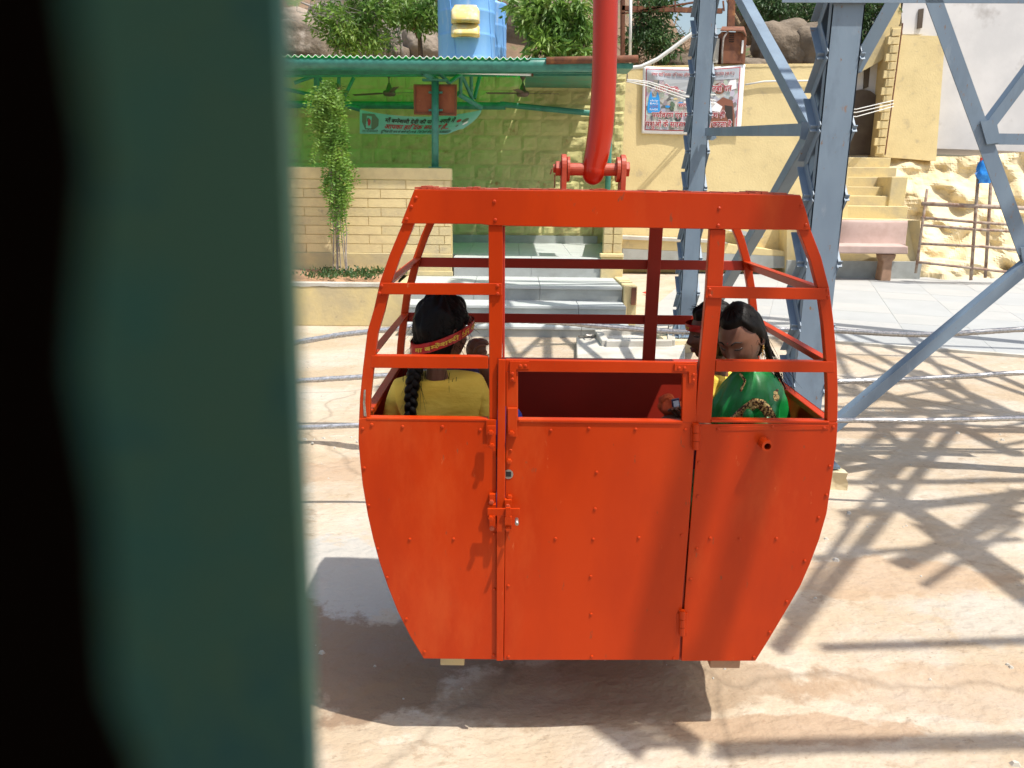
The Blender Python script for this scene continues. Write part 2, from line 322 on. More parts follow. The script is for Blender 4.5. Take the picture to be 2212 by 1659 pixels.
b = MB(); b.box((-11, 13.3, 0), (1.8, 16.0, ZP-.05)); b.build('floor_slab', CONC, pf)
x = -8
while x < 1.8:
    for yy in (13.302, 14.2, 15.1):
        b = MB(); b.box((x+.003, yy+.003, ZP-.05), (min(1.8, x+.9)-.003, min(16, yy+.9)-.003, ZP+random.uniform(-.001, .001))); b.build('floor_tile', GSTONE, pf)
    x += .9
# planter
pln = thing('planter', 'long cream walled planter with red soil left of the steps', 'planter', (-4, 12, 0))
zt = P(750, 612, 11.4).z
def rag(x): return .012*nz(x, 0, 0, 4)+.006*nz(x, 3, 0, 14)
b = MB(); b.box((-12, 11.4, -.01), (XL, 11.56, zt-.05)); b.box((XL-.16, 11.56, -.01), (XL, 12.86, zt-.05)); b.build('planter_wall', YELP, pln, bevel=.02, seg=2)
b = MB(); xs = [-9+.06*i for i in range(int((XL+9)/.06)+1)]
for i in range(len(xs)-1):
    a, c = xs[i], xs[i+1]
    b.add([(a, 11.392, zt-.05+rag(a)), (c, 11.392, zt-.05+rag(c)), (c, 11.392, zt), (a, 11.392, zt), (a, 11.57, zt-.05), (c, 11.57, zt-.05), (c, 11.57, zt), (a, 11.57, zt)],
          [(0,1,2,3),(3,2,6,7),(7,6,5,4),(0,4,5,1)])
b.build('coping', CONC, pln)
def soilh(u, v):
    x = -9+u*(XL-.16+9); y = 11.57+v*1.29
    return (x, y, zt-.03+.05*nz(x, y, 0, 1.5)+.02*nz(x, y, 7, 6)+.06*sm(.3, 1, v))
b = MB(); b.grid(130, 16, soilh); b.build('soil', SOIL, pln, smooth=True)

def foliage(pts, size, matr, name='foliage', parent=None, droop=.3, n=1, spread=.0, asp=.32, rnd=.55, kind=None):
    """pts: list of (centre, outward) leaf positions; every leaf is a folded blade"""
    b = MB(); V = b.v; F = b.f
    for c, od in pts:
        for _ in range(n):
            p = c + Vector((random.gauss(0, spread), random.gauss(0, spread), random.gauss(0, spread)))
            d = (od + Vector((random.uniform(-1, 1), random.uniform(-1, 1), random.uniform(-1, 1)))*.9 + Vector((0, 0, -droop))).normalized()
            s = size*random.uniform(1-rnd, 1+rnd); sd = d.cross(Vector((random.uniform(-1, 1), random.uniform(-1, 1), random.uniform(-.2, 1)))).normalized()
            up = sd.cross(d)
            i = len(V)
            V += [p, p+d*s*.45+sd*s*asp/2+up*s*.05, p+d*s-up*s*.12, p+d*s*.45-sd*s*asp/2+up*s*.05]
            F.append((i, i+1, i+2, i+3))
    o = b.build(name, matr, parent, fix=False)
    if kind: o['kind'] = kind
    return o
def tree(name, label, base, trunk, blobs, nleaf, lsize, lmat, bmat=BARK, group=None, r0=.09, cat='tree', droop=.3, twigs=14, clump=16):
    """trunk: list of polylines (world); blobs: (centre, radii) volumes the crown fills"""
    t = thing(name, label, cat, base, group)
    b = MB()
    for ln in trunk:
        k = len(ln); b.tube(ln, 0, 7, rs=[r0*(1-.75*i/(k-1)) for i in range(k)])
    pts = []; tot = sum(r[0]*r[1]*r[2] for c, r in blobs)
    for c, r in blobs:
        c = Vector(c); num = max(3, int(nleaf/clump*r[0]*r[1]*r[2]/tot))
        anch = min((p for ln in trunk for p in ln), key=lambda p: (Vector(p)-c).length)
        for j in range(num):
            d = Vector((random.gauss(0, 1), random.gauss(0, 1), random.gauss(0, 1))).normalized()*(random.random()**.4)
            q = c+Vector((d.x*r[0], d.y*r[1], d.z*r[2]))
            if j < twigs:
                md = (Vector(anch)+q)/2+Vector((0, 0, .1)); b.tube([anch, md, q], .012, 4, rs=[.022, .014, .005])
            for _ in range(clump): pts.append((q+Vector((random.gauss(0, .10), random.gauss(0, .10), random.gauss(0, .09))), d))
    b.build('trunk', bmat, t, smooth=True)
    foliage(pts, lsize, lmat, 'crown', t, droop)
    return t
def boulder(name, label, c, r, matr, seed=0, group=None, flat=.0, sub=4):
    bm = bmesh.new(); bmesh.ops.create_icosphere(bm, subdivisions=sub, radius=1)
    for v in bm.verts:
        d = v.co.normalized(); k = 1+.22*noise.noise(d*1.3+Vector((seed*3.1, 0, 0)))+.10*noise.noise(d*3+Vector((seed, 5, 0)))+.03*noise.noise(d*9)
        q = Vector([abs(a)**.78*(1 if a > 0 else -1) for a in d])
        v.co = Vector((q.x*r[0]*k, q.y*r[1]*k, q.z*r[2]*k))
    me = bpy.data.meshes.new(name); bm.to_mesh(me); bm.free(); me.materials.append(matr)
    me.polygons.foreach_set('use_smooth', [True]*len(me.polygons))
    o = linkobj(name, me, None, c); tag(o, label, 'boulder', group); return o

# weeds in the planter
pts = []
for _ in range(70):
    c = Vector((random.gauss(P(750, 590, 12).x, .38), random.uniform(11.75, 12.7), zt+.01))
    for k in range(16): pts.append((c+Vector((random.gauss(0, .05), random.gauss(0, .05), abs(random.gauss(0, .04)))), Vector((0, 0, .8))))
o = foliage(pts, .05, LEAF2, 'weeds', None, 0, asp=.5); tag(o, 'low green weeds growing in the red planter soil', 'weeds', kind='stuff')
# climbing plant
cr = thing('climbing_plant', 'leafy green creeper climbing in front of the cream brick wall', 'plant', P(740, 580, 12.45))
path = [P(742, 585, 12.45), P(738, 500, 12.5), P(733, 420, 12.5), P(726, 330, 12.5), P(712, 260, 12.5), P(705, 205, 12.5), P(718, 185, 12.5)]
b = MB()
for k in range(9):
    off = random.uniform(-.16, .16); b.tube([p+Vector((off*(1-.5*i/6)+random.uniform(-.04, .04), random.uniform(-.05, .05), 0)) for i, p in enumerate(path[:random.choice((4, 5, 6, 7))])], .009, 5)
b.build('stems', BARKG, cr)
def along(t):
    t *= len(path)-1; i = min(int(t), len(path)-2); return path[i].lerp(path[i+1], t-i)
pts = []
for _ in range(460):
    t = random.random()**.75
    if random.random() < 1.05*(1-sm(.12, .42, t)): continue
    wd = .045+.09*sm(.15, .5, t)*(1-.2*sm(.9, 1, t))
    c = along(t)+Vector((random.gauss(0, wd*.72), random.gauss(0, .09), random.gauss(0, .05)))
    d = Vector((c.x-along(t).x, random.uniform(-.3, .1), 0)).normalized()*.5+Vector((0, -.2, -1)); d.normalize()
    s = d.cross(Vector((0, 1, 0))).normalized()
    for k in range(9):
        for sg in (-1, 1): pts.append((c+d*.022*k+Vector((0, 0, -.002*k*k)), (s*sg+d*.4)*3))
foliage(pts, .058, LEAF3, 'leaves', cr, .1, asp=.5, rnd=.4)

# low cream brick wall beside the platform
bw = thing('brick_wall', 'low cream painted brick wall beside the steps', 'wall', (-4, 12.9, ZP))
YW = 12.87; xe = P(975, 450, YW).x; ztop = P(900, 363, YW).z; zb = zt-.05
b = MB(); b.box((-11, YW, zb), (xe, YW+.22, ztop-.19)); b.build('wall_core', YELJ, bw)
b = MB(); b.box((-11, YW-.012, ztop-.188), (xe+.006, YW+.232, ztop)); b.build('coping', YELB, bw, bevel=.012, seg=2)
zlow = P(800, 546, YW).z
b = MB(); b.box((-11, YW-.03, zb), (xe+.004, YW-.002, zlow)); b.build('plinth', YELP, bw, bevel=.01)
b = MB(); b.box((-11, YW-.05, zb), (xe+.02, YW-.032, P(800, 583, YW).z)); b.build('lower_plinth', YELP, bw, bevel=.01)
rows = 8; rh = (ztop-.19-zlow)/rows
bm_ = MB(); bm_.box((-.5, 0, -.5), (.5, .03, .5)); brick = bm_.mesh('brick', YELB); brick2 = bm_.mesh('brick_stained', YELB2)
for r in range(rows):
    x = xe-.10-(.0 if r % 2 else .31)
    segs = [(xe-.11, xe-.012)] if r % 2 else [(xe-.20, xe-.012)]
    x = segs[0][0]-.012
    first = .32 if r % 2 == 0 else .62
    while x > -7.9:
        segs.append((x-first+.012, x)); x -= first; first = .63
    for a, c in segs:
        o = linkobj('brick', brick if random.random() < .68 else brick2, bw, Vector(((a+c)/2, YW-.014, zlow+rh*(r+.5)))-bw.location); o.scale = (c-a, 1, rh-.012)
        o.location.y += random.uniform(-.003, .003)
# shelter back wall
YB = 16.0; XE = P(1345, 300, YB).x
bk = thing('shelter_wall', 'rough stone wall painted cream yellow at the back of the green shelter', 'wall', (0, YB, ZP))
b = MB(); b.box((-11, YB, ZP-.2), (XE, YB+.3, P(900, 123, 12.4).z+.12)); b.build('wall_core', YELS, bk)
b = MB(); b.box((-11, YB-.05, ZP), (P(1290, 515, YB).x, YB-.001, P(1200, 509, YB).z)); b.build('skirting', GSTONE2, bk)
svar = []
for k in range(10):
    def f(u, v, k=k):
        e = min(u, 1-u, v, 1-v); return (u-.5, -.018*sm(0, .07, e)*(1+1.1*nz(u*3+k*7, v*3, k, 1.0)), v-.5)
    b = MB(); b.grid(7, 6, f); svar.append(b.mesh('stone_%d' % k, YELS if k % 3 else YELS2, smooth=False))
zr = P(1200, 509, YB).z; ri = 0
while zr < P(900, 185, YB).z:
    h = random.uniform(.25, .31); x = -5.6+random.random()*.3
    while x < XE-.12:
        ww = random.uniform(.26, .56)
        if x+ww > XE-.02: ww = XE-.02-x
        o = linkobj('stone', random.choice(svar), bk, Vector((x+ww/2, YB-.004, zr+h/2))-bk.location); o.scale = (ww-.012, 1+.5*random.random(), h-.012)
        x += ww
    zr += h; ri += 1
# corner pilaster + stub wall of the shelter
ps = thing('corner_pilaster', 'sunlit rough cream stone pilaster at the right end of the shelter', 'pillar', (XE, YB, 0))
x0, x1 = P(1321, 300, 15.7).x, P(1346, 300, 15.7).x
b = MB(); b.box((x0, 15.62, 0), (x1, 15.99, P(1330, 160, 15.7).z)); b.build('core', YEL, ps)
z = ZP
while z < P(1330, 170, 15.7).z:
    h = random.uniform(.2, .34)
    o = linkobj('stone', random.choice(svar), ps, Vector(((x0+x1)/2, 15.618, z+h/2))-ps.location); o.scale = (x1-x0-.02, 1.2, h-.015); z += h
sw = thing('stub_wall', 'short cream brick side wall at the right edge of the steps', 'wall', (1.7, 12.9, 0))
a0, a1 = P(1303, 520, 12.87).x, P(1345, 520, 12.87).x
zs = P(1320, 555, 12.87).z; zc = P(1320, 440, 12.87).z
b = MB(); b.prism([(a0, 12.9, 0), (a1, 12.9, 0), (a1+.35, 15.6, 0), (a0+.3, 15.6, 0)], (0, 0, zc)); b.build('core', YEL, sw)
b = MB(); b.box((a0-.03, 12.82, 0), (a1+.02, 12.899, zs)); b.build('base', YELP, sw, bevel=.01)
b = MB(); b.box((a0-.05, 12.80, zs), (a1+.02, 12.899, zs+.06)); b.build('ledge', YEL, sw, bevel=.01)
for r in range(6):
    z = zs+.065+r*.155
    for a, c in (((a0, a0+(a1-a0)*(.5 if r % 2 else .48)), (a0+(a1-a0)*.5, a1))):
        b = MB(); b.box((a+.01, 12.868, z), (c-.006, 12.899, z+.143)); b.build('brick', YELP, sw, bevel=.004)
sb = MB(); bx0 = P(1356, 610, 11.9)
g = thing('vent_box', 'small broken cream vent box at the side of the grey steps', 'box', (bx0.x, 12.0, 0))
b = MB(); b.box((1.69, 11.6, 0), (1.69+.2, 12.8, .62)); b.build('box_body', YEL, g, bevel=.01)
b = MB(); b.box((1.80, 11.56, .34), (1.87, 11.598, .60)); b.build('opening', RUST, g)

# ---- green shelter roof, gutter, pipes
rf = thing('shelter_roof', 'green corrugated roof of the open shelter with its pipe frame', 'roof', (-2, 13, 3.9))
YR = 12.4; zr0 = P(900, 123, YR).z; dz = .22
xr_end = P(1140, 125, YR).x
x = -11.0
sheet = None
while x < xr_end:
    x2 = min(x+.96, xr_end); k = int((x2-x)/.013)
    b = MB()
    def f(u, v, x=x, x2=x2):
        X = x+u*(x2-x+.05); return (X, YR+v*4.1, zr0+dz*v+.019*math.sin(2*math.pi*X/.105)-X*.0+.006*nz(X, 0, 0, 2))
    b.grid(max(8, k), 3, f)
    o = b.build('roof_sheet', GREENR, rf, smooth=True)
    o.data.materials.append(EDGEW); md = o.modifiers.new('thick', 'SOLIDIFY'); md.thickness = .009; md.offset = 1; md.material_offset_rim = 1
    x = x2
xq = P(1378, 130, YR).x
b = MB(); b.box((xr_end, YR+.02, zr0-.02), (xq-.35, YR+4.1, zr0-.005)); b.build('tin_sheet', GREENT, rf)
b = MB(); zg = P(900, 141, YR+.05).z; b.tube([(-8, YR+.1, zg), (P(1140, 140, YR).x, YR+.1, P(1140, 141, YR+.1).z), (P(1318, 139, YR).x, YR+.1, P(1318, 140, YR+.1).z)], .10, 14)
b.build('gutter_pipe', GREENP, rf, smooth=True)
b = MB(); b.tube([P(1180, 131, YR), P(1378, 127, YR)], .055, 10); b.build('ridge_pipe', RUST, rf, smooth=True)
b = MB(); b.box((P(1330, 139, YR).x, YR, P(1330, 148, YR).z), (P(1368, 139, YR).x, YR+.6, P(1330, 136, YR).z)); b.build('end_bracket', GREENP, rf, bevel=.01)
def pipes(lst, name='truss_pipe', r=.032, par=rf, mt=GREENP):
    for q in lst:
        (ax, ay, ad), (cx, cy, cd) = q[:2]; rr = q[2] if len(q) > 2 else r
        b = MB(); b.tube([P(ax, ay, ad), P(cx, cy, cd)], rr, 10); b.build(name, mt, par, smooth=False)
pipes([((911,144,12.75),(1037,149,14.2),.05), ((913,156,12.75),(943,174,13.1),.05), ((989,202,13.6),(1040,233,14.0),.045),
 ((945,153,13.1),(970,179,13.3)), ((970,179,13.3),(995,161,13.5)), ((995,160,13.5),(995,202,13.6)), ((998,163,13.6),(1021,215,13.9)), ((1018,156,13.8),(1018,213,13.9)), ((1037,160,14.1),(1025,213,13.9)),
 ((560,149,13.4),(764,160,14.4),.05), ((636,179,13.8),(684,162,14)), ((684,163,14),(684,200,14),.05), ((686,162,14),(703,186,14.1)), ((764,168,14.4),(739,220,14.3)), ((732,165,14.3),(732,188,14.3)),
 ((580,185,13.6),(679,206,14)), ((735,224,14.2),(777,236,14.4),.045), ((620,222,14),(700,232,14.2),.04)])
pipes([((540, 225, 15.7), (1092, 229, 15.7), .07), ((1080, 225, 15.7), (1290, 246, 15.7), .055)], 'wall_pipe')
b = MB(); b.tube([P(911,144,12.74), P(911,144,12.74)+Vector((0,.004,0))], .038, 12); b.tube([P(913,156,12.74), P(913,156,12.74)+Vector((0,.004,0))], .038, 12); b.build('pipe_mouth', BLACK, rf)
b = MB(); b.bar(P(600, 157, 13), P(1325, 150, 13), .06, .08); b.bar(P(560, 156, 15), P(1330, 156, 15), .06, .08); b.bar(P(540, 156.5, 12.75), P(1325, 153, 12.75), .05, .07); b.bar(P(540, 160, 13.6), P(1325, 157, 13.6), .05, .10); b.build('purlin_and_shade_beam', GREENP, rf)  # includes added beams that darken the bright roof underside
def post(label, px, y0, y1, d, r):
    t = thing('shelter_post', label, 'post', P(px[1], y1, d), 'green pipe posts of the shelter')
    b = MB(); b.tube([P(px[1], y1, d), P(px[0], y0, d)], r, 16); b.build('pipe', GREENP, t, smooth=True)
    q = P(px[0], y0, d); b = MB(); b.box((q.x-.2, q.y-.06, q.z-.01), (q.x+.2, q.y+.06, q.z+.02)); b.build('cap_plate', GREENP, t)
    q = P(px[1], y1, d); b = MB(); b.box((q.x-.1, q.y-.1, q.z), (q.x+.1, q.y+.1, q.z+.012)); b.build('base_plate', GREENP, t)
post('green pipe post rising from the low cream brick wall', (940, 940), 174, 362, 12.98, .058)
post('green pipe post behind the red hanger arm', (1321, 1309), 150, 526, 15.35, .055)
# rusty board on the post
bd = thing('notice_board', 'rust red metal board fixed behind the green post', 'board', P(940, 215, 13.08))
b = tri_prism([(893,182),(987,182),(986,250),(894,247)], 13.07, .05); b.build('panel', RUSTB, bd, bevel=.004)
b = MB(); q = [P(a, c, 13.05) for a, c in ((896,185),(984,185),(983,247),(897,244))]
for i in range(4): b.bar(q[i], q[(i+1) % 4], .02, .02, up=(0, 1, 0))
b.build('edge_strip', RUST, bd)
for yy in (200, 238):
    b = MB(); b.bar(P(926, yy, 13.04), P(956, yy, 13.04), .03, .05, up=(0, 1, 0)); b.build('bracket', GREENP, bd)
# tube light
tl = thing('tube_light', 'fluorescent tube fitting hanging under the shelter edge', 'light', P(1050, 150, 12.75))
b = MB(); b.bar(P(952, 144, 12.75), P(1151, 150, 12.75), .05, .045, up=(0, 1, 0)); b.build('batten', mat('batten_paint', (.55, .47, .36), .6, c2=(.30, .14, .07), scale=6), tl)
b = MB(); b.tube([P(956, 156, 12.75), P(1149, 161, 12.75)], .02, 12); b.build('tube', TUBEM, tl, smooth=True)
for px_, y_ in ((953, 151), (1150, 157)):
    b = MB(); b.bar(P(px_, y_-8, 12.75), P(px_, y_+8, 12.75), .03, .04, up=(0, 1, 0)); b.build('end_holder', RUST, tl)
b = MB(); q = P(1056, 149, 12.74); b.box((q.x-.08, q.y-.03, q.z-.03), (q.x+.08, q.y+.0, q.z+.03)); b.build('starter_box', WHITE, tl)
# ceiling fans
def fan(label, px, pyc, pym, angs, tilt):
    d = 14.6; top = P(px, pyc, d); mo = P(px, pym, d)
    t = thing('ceiling_fan', label, 'fan', mo, 'ceiling fans in the shelter')
    b = MB(); b.lathe((mo.x, mo.y, 0), [(.02, top.z+.06), (.075, top.z+.05), (.07, top.z-.0), (.02, top.z-.08)], 16); b.build('canopy', BRN2, t, smooth=True)
    b = MB(); b.tube([(mo.x, mo.y, top.z-.05), (mo.x, mo.y, mo.z+.05)], .012, 8); b.build('rod', BRN2, t)
    b = MB(); b.lathe((mo.x, mo.y, mo.z), [(.02, .17), (.04, .12), (.06, .05), (.11, .03), (.115, -.02), (.09, -.05), (.02, -.06)], 20); b.build('motor', BRN2, t, smooth=True)
    for a in angs:
        dx, dy = math.cos(a), math.sin(a); u = Vector((dx, dy, tilt*(1 if dx > 0 else -1)*-1)); v = Vector((-dy, dx, .14)); c = Vector(mo)
        b = MB(); b.add([c+u*.1-v*.03, c+u*.2-v*.055, c+u*.64-v*.065, c+u*.66+v*.04, c+u*.2+v*.055, c+u*.1+v*.03], [(0,1,2,3,4,5)])
        o = b.build('blade', BRN2, t); s = o.modifiers.new('t', 'SOLIDIFY'); s.thickness = .005
BRN2 = mat('fan_brown', (.12, .075, .06), .5)
fan('brown ceiling fan left of the rust red board', 841, 158, 201, (math.radians(178), math.radians(12), math.radians(-70)), -.06)
fan('brown ceiling fan under the tube light', 1129, 163, 202, (math.radians(180), math.radians(2), math.radians(-100)), .0)

# back room / slab with the tanks
sl_ = thing('flat_roof', 'flat roof slab behind the shelter that carries the tanks', None, (-2, 18, 4.2), kind='structure')
b = MB(); b.box((-4.5, 16.31, 0), (1.0, 19.5, 4.15)); b.build('slab', YEL, sl_)
def tank(label, c, r, z0, z1):
    t = thing('water_tank', label, 'water tank', (c.x, c.y, z0), 'blue plastic water tanks on the roof')
    pr = [(r*.96, z0), (r, z0+.05)]
    z = z0+.05
    while z < z1-.3:
        pr += [(r, z), (r, z+.36), (r*1.012, z+.38), (r*1.012, z+.41), (r, z+.43)]; z += .45
    pr += [(r*.99, z1-.12), (r*.9, z1), (r*.35, z1+.16)]
    b = MB(); b.lathe((c.x, c.y, 0), pr, 48); b.build('tank_body', BLUE, t, smooth=True)
    b = MB(); b.lathe((c.x, c.y, 0), [(r*.36, z1+.14), (r*.36, z1+.24), (r*.1, z1+.27)], 24); b.build('lid', BLUE, t)
    for a in (-.55, .9):
        b = MB(); b.tube([(c.x+math.sin(a+.25*k/8)*(r+.006), c.y-math.cos(a+.25*k/8)*(r+.006), z1-.2-(z1-z0-.5)*k/8) for k in range(9)], .009, 6); b.build('seam', BLUE, t, smooth=True)
    return t
ta = P(1008, 100, 17.5); tank('large blue water tank with a weathered yellow fixture on its front', ta, .60, 4.16, 6.0)
tb = P(1056, 60, 18.9); tank('smaller blue water tank standing behind the large one', tb, .40, 4.16, 5.95)
fx = thing('yellow_fixture', 'weathered yellow double cowl fixed to the front of the large blue tank', 'fixture', P(1005, 60, 16.9))
def cowl(ytop, ybot, name):
    zt_, zb_ = P(1005, ytop, 16.85).z, P(1005, ybot, 16.85).z; b = MB()
    xs_ = P(1005, 50, 16.85).x
    def f(u, v):
        a = math.pi*(u); w_ = .29*(1-.22*(1-sm(0, .35, v))); d_ = (.05+.20*sm(0, .9, v)**.7)*(1-.9*sm(.93, 1, v))
        sx = math.copysign(abs(math.cos(a))**.45, math.cos(a)); sy = abs(math.sin(a))**.5
        return (xs_-w_*sx, 16.95-d_*sy, zt_+(zb_-zt_)*v)
    b.grid(25, 14, f); b.build(name, YFIX, fx, smooth=True)
    b = MB(); b.tube([(xs_+.23*math.cos(t_), 16.95-.20*math.sin(t_), zb_+.01) for t_ in [math.pi*k/14 for k in range(15)]], .018, 6); b.build('rim', YFIX, fx, smooth=True)
    b = MB(); b.prism([(xs_+.21*math.cos(math.pi*k/12), 16.95-.16*math.sin(math.pi*k/12), zb_+.004) for k in range(13)], (0, 0, .01)); b.build('mouth', BLACK, fx)
cowl(9, 50, 'upper_cowl'); cowl(46, 79, 'lower_cowl')
# tall cream boundary wall on the right
YY = 19.0
rw = thing('boundary_wall', 'tall cream yellow wall carrying the printed banner', 'wall', (4, YY, 0))
q = [P(1322, 144, YY), P(1613, 138, YY), P(1831, 137, YY), P(1831, 600, YY), P(1322, 600, YY)]
q[3].z = 0; q[4].z = 0
b = MB(); b.prism(q, (0, .3, 0)); b.build('wall_face', YEL, rw)
b = MB(); k = 60; A, B = P(1322, 144, YY-.01), P(1831, 137, YY-.01)
for i in range(k):
    p, r_ = A.lerp(B, i/k), A.lerp(B, (i+1)/k); h1 = .05+.02*nz(i, 0, 0, .7); h2 = .05+.02*nz(i+1, 0, 0, .7)
    b.add([p, r_, r_+Vector((0, .33, 0)), p+Vector((0, .33, 0)), p-Vector((0, 0, h1)), r_-Vector((0, 0, h2))], [(0,1,2,3), (4,5,1,0)])
b.build('coping', YEL, rw)
b = tri_prism([(1345,537),(1735,556),(1735,579),(1345,579)], 18.55, .44); b.build('skirting', GSTONE2, rw)
b = tri_prism([(1345,514),(1560,524),(1610,532),(1735,548),(1735,556),(1345,537)], 18.56, .43); b.build('ramp_edge', YEL, rw, bevel=.01)
b = tri_prism([(1345,510),(1560,520),(1575,526),(1345,517)], 18.5, .45); b.build('ramp_top', CONC, rw)
b = tri_prism([(1580,500),(1600,497),(1650,510),(1640,519)], 18.6, .38); b.build('ramp_wedge', GSTONE, rw)
# low wall and pink bench
bwz = thing('low_wall', 'low cream wall with grey skirting behind the pink bench', 'wall', (9, 18, 0))
q = [P(1700, 470, 18.4), P(1960, 476, 18.4), P(1988, 476, 18.1), P(1988, 590, 18.1), P(1700, 590, 18.4)]
q[3].z = 0; q[4].z = 0
b = MB(); b.prism(q, (0, .9, 0)); b.build('wall_face', YELP, bwz)
b = MB(); a = P(1700, 562, 18.05); c = P(1990, 562, 18.05); b.box((a.x, 18.0, .02), (c.x, 18.09, a.z)); b.build('skirting', GSTONE2, bwz)
bn = thing('stone_bench', 'pink cement bench with a brown stone leg behind the tower', 'bench', G(1880, 600, .02))
YN = 17.45
b = MB(); b.prism([P(1962, 532, YN), P(1962, 549, YN), Vector((P(1962, 549, YN).x, YN+.48, P(1962, 549, YN).z)), Vector((P(1962, 549, YN).x, YN+.48, P(1962, 532, YN).z+.03))], (P(1745, 540, YN).x-P(1962, 540, YN).x, 0, 0)); b.build('seat', PINK, bn, bevel=.025, seg=3)
b = MB(); e0 = P(1957, 530, YN+.4); e1 = P(1745, 527, YN+.4); zbk = P(1950, 476, YN+.5).z
def f(u, v):
    x_ = e1.x+(e0.x-e1.x)*u; return (x_, YN+.36+.16*v+.05*math.cos(v*3), e0.z-.02+(zbk-e0.z+.02)*v)
b.grid(2, 10, f); o = b.build('backrest', PINK, bn, smooth=True); s = o.modifiers.new('t', 'SOLIDIFY'); s.thickness = .07
for px_ in (1918, 1770):
    b = MB(); zb0 = .02; xx = P(px_, 570, YN+.1).x; zz = P(px_, 549, YN).z-.01
    b.prism([(xx-.17, YN+.1, zz), (xx+.17, YN+.1, zz), (xx+.15, YN+.1, zz-.1), (xx+.10, YN+.1, zz-.16), (xx+.12, YN+.1, zb0), (xx-.12, YN+.1, zb0), (xx-.10, YN+.1, zz-.16), (xx-.15, YN+.1, zz-.1)], (0, .3, 0)); b.build('leg', BRN, bn, bevel=.015)

# stairs and doorway to the right
st = thing('yellow_stairs', 'cream yellow stairs climbing to the dark doorway', 'steps', P(1890, 476, 20))
pxs = [(1835, 1962, 475, 446, 19.03), (1835, 1950, 446, 424, 19.35), (1835, 1915, 424, 404, 19.7), (1835, 1918, 404, 383, 20.05), (1835, 1938, 383, 362, 20.4), (1835, 1925, 362, 341, 20.75)]
for (xa, xb, ya, yb, d) in pxs:
    a = P(xa-60, ya, d); c = P(xb, yb, d); b = MB(); b.box((a.x, d, a.z-.35 if ya < 470 else 0), (c.x, d+1.2, c.z)); b.build('step', YELP, st, bevel=.01)
a = P(1918, 447, 19.3); c = P(1962, 382, 19.3); b = MB(); b.box((a.x, 19.3, a.z-.5), (c.x, 21.5, c.z)); b.build('side_block', YELP, st, bevel=.015)
hs = thing('plaster_building', 'grey plastered building with a cream yellow wall panel above the rock', 'building', (12, 22, 0))
b = tri_prism([(1958,-60),(2300,-60),(2300,332),(2150,325),(1935,318)], 22.3, 3.0); b.build('grey_wall', PLASTER, hs)
b = tri_prism([(1925,75),(2042,78),(2022,348),(1897,338)], 21.6, .65); b.build('yellow_panel', YEL, hs)
b = tri_prism([(1942,-60),(2005,-60),(1995,74),(1950,74)], 21.9, .38); b.build('upper_wall', PLASTER, hs)
b = tri_prism([(1985,20),(1996,18),(1992,60),(1982,62)], 21.86, .03); b.build('slot_window', DARKIN, hs)
# toothed brick edge strip
a0_, a1_ = (1948, 60), (1912, 333)
for i in range(15):
    t0, t1 = i/15, (i+1)/15
    xa0 = a0_[0]+(a1_[0]-a0_[0])*t0; xa1 = a0_[0]+(a1_[0]-a0_[0])*t1; ya_ = 60+273*t0; yb_ = 60+273*t1
    wL = 26 if i % 2 else 19
    b = tri_prism([(xa0-wL, ya_+1.5), (xa0-1, ya_+1), (xa1-1, yb_-1), (xa1-wL, yb_-.5)], 21.5+.01*(i % 2), .09); b.build('edge_brick', YEL, hs, bevel=.006)
b = tri_prism([(1926,58),(1949,56),(1913,336),(1890,338)], 21.55, .04); b.build('brick_mortar', YELP, hs)
b = MB(); b.tube([P(1950, 50, 21.4), P(1912, 334, 21.4)], .018, 6); b.build('iron_rod', RUST, hs)
b = tri_prism([(1834,204),(1846,196),(1862,193),(1880,196),(1893,206),(1900,222),(1893,335),(1834,335)], 22.1, .06); b.build('doorway', DARKIN, hs)
b = tri_prism([(1830,150),(1880,120),(1925,60),(1930,330),(1900,338),(1830,338)], 22.2, .5); b.build('shaded_wall', PLASTER, hs)
b = tri_prism([(1838,120),(1870,105),(1935,-20),(1955,-20),(1944,50),(1905,130),(1870,150),(1838,165)], 21.9, .3); b.build('stone_lintel', YELP, hs)
b = tri_prism([(1868,150),(1880,144),(1876,188),(1866,192)], 22.15, .05); b.build('small_window', DARKIN, hs)
for k in range(12):
    b = MB(); 
# yellow washed rock face
rk = MB()
TOP = [(1900,345),(1990,338),(2080,338),(2212,328),(2330,320)]; BOT = [(1985,592),(2040,596),(2120,608),(2212,640),(2330,670)]
def lerp_poly(pl, u):
    t = u*(len(pl)-1); i = min(int(t), len(pl)-2); f_ = t-i; return (pl[i][0]*(1-f_)+pl[i+1][0]*f_, pl[i][1]*(1-f_)+pl[i+1][1]*f_)
def f(u, v):
    a, c = lerp_poly(TOP, u), lerp_poly(BOT, u); q = (a[0]+(c[0]-a[0])*v, a[1]+(c[1]-a[1])*v)
    d = 21.8-3.4*v; n_ = nz(q[0]/55, q[1]/45, 0, 1); n2 = nz(q[0]/22, q[1]/16, 3, 1)
    st_ = math.floor((n_+1)*3.5)/3.5-1
    vd, _v = noise.voronoi(Vector((q[0]/95+.6*n_, q[1]/60+.2*n2, 1.7))); p = P(q[0], q[1], d+.8*n_+.14*vd[0]+.05*(1-sm(0, .22, vd[1]-vd[0]))+.12*n2+.03*nz(q[0]/8, q[1]/6, 5, 1)-(.4 if v > .86 else 0)); 
    if v > .99: p.z = 0
    return p
rk.grid(70, 60, f); tag(rk.build('rock_face', YROCK, smooth=False), 'yellow washed rocky slope below the grey building', kind='structure')
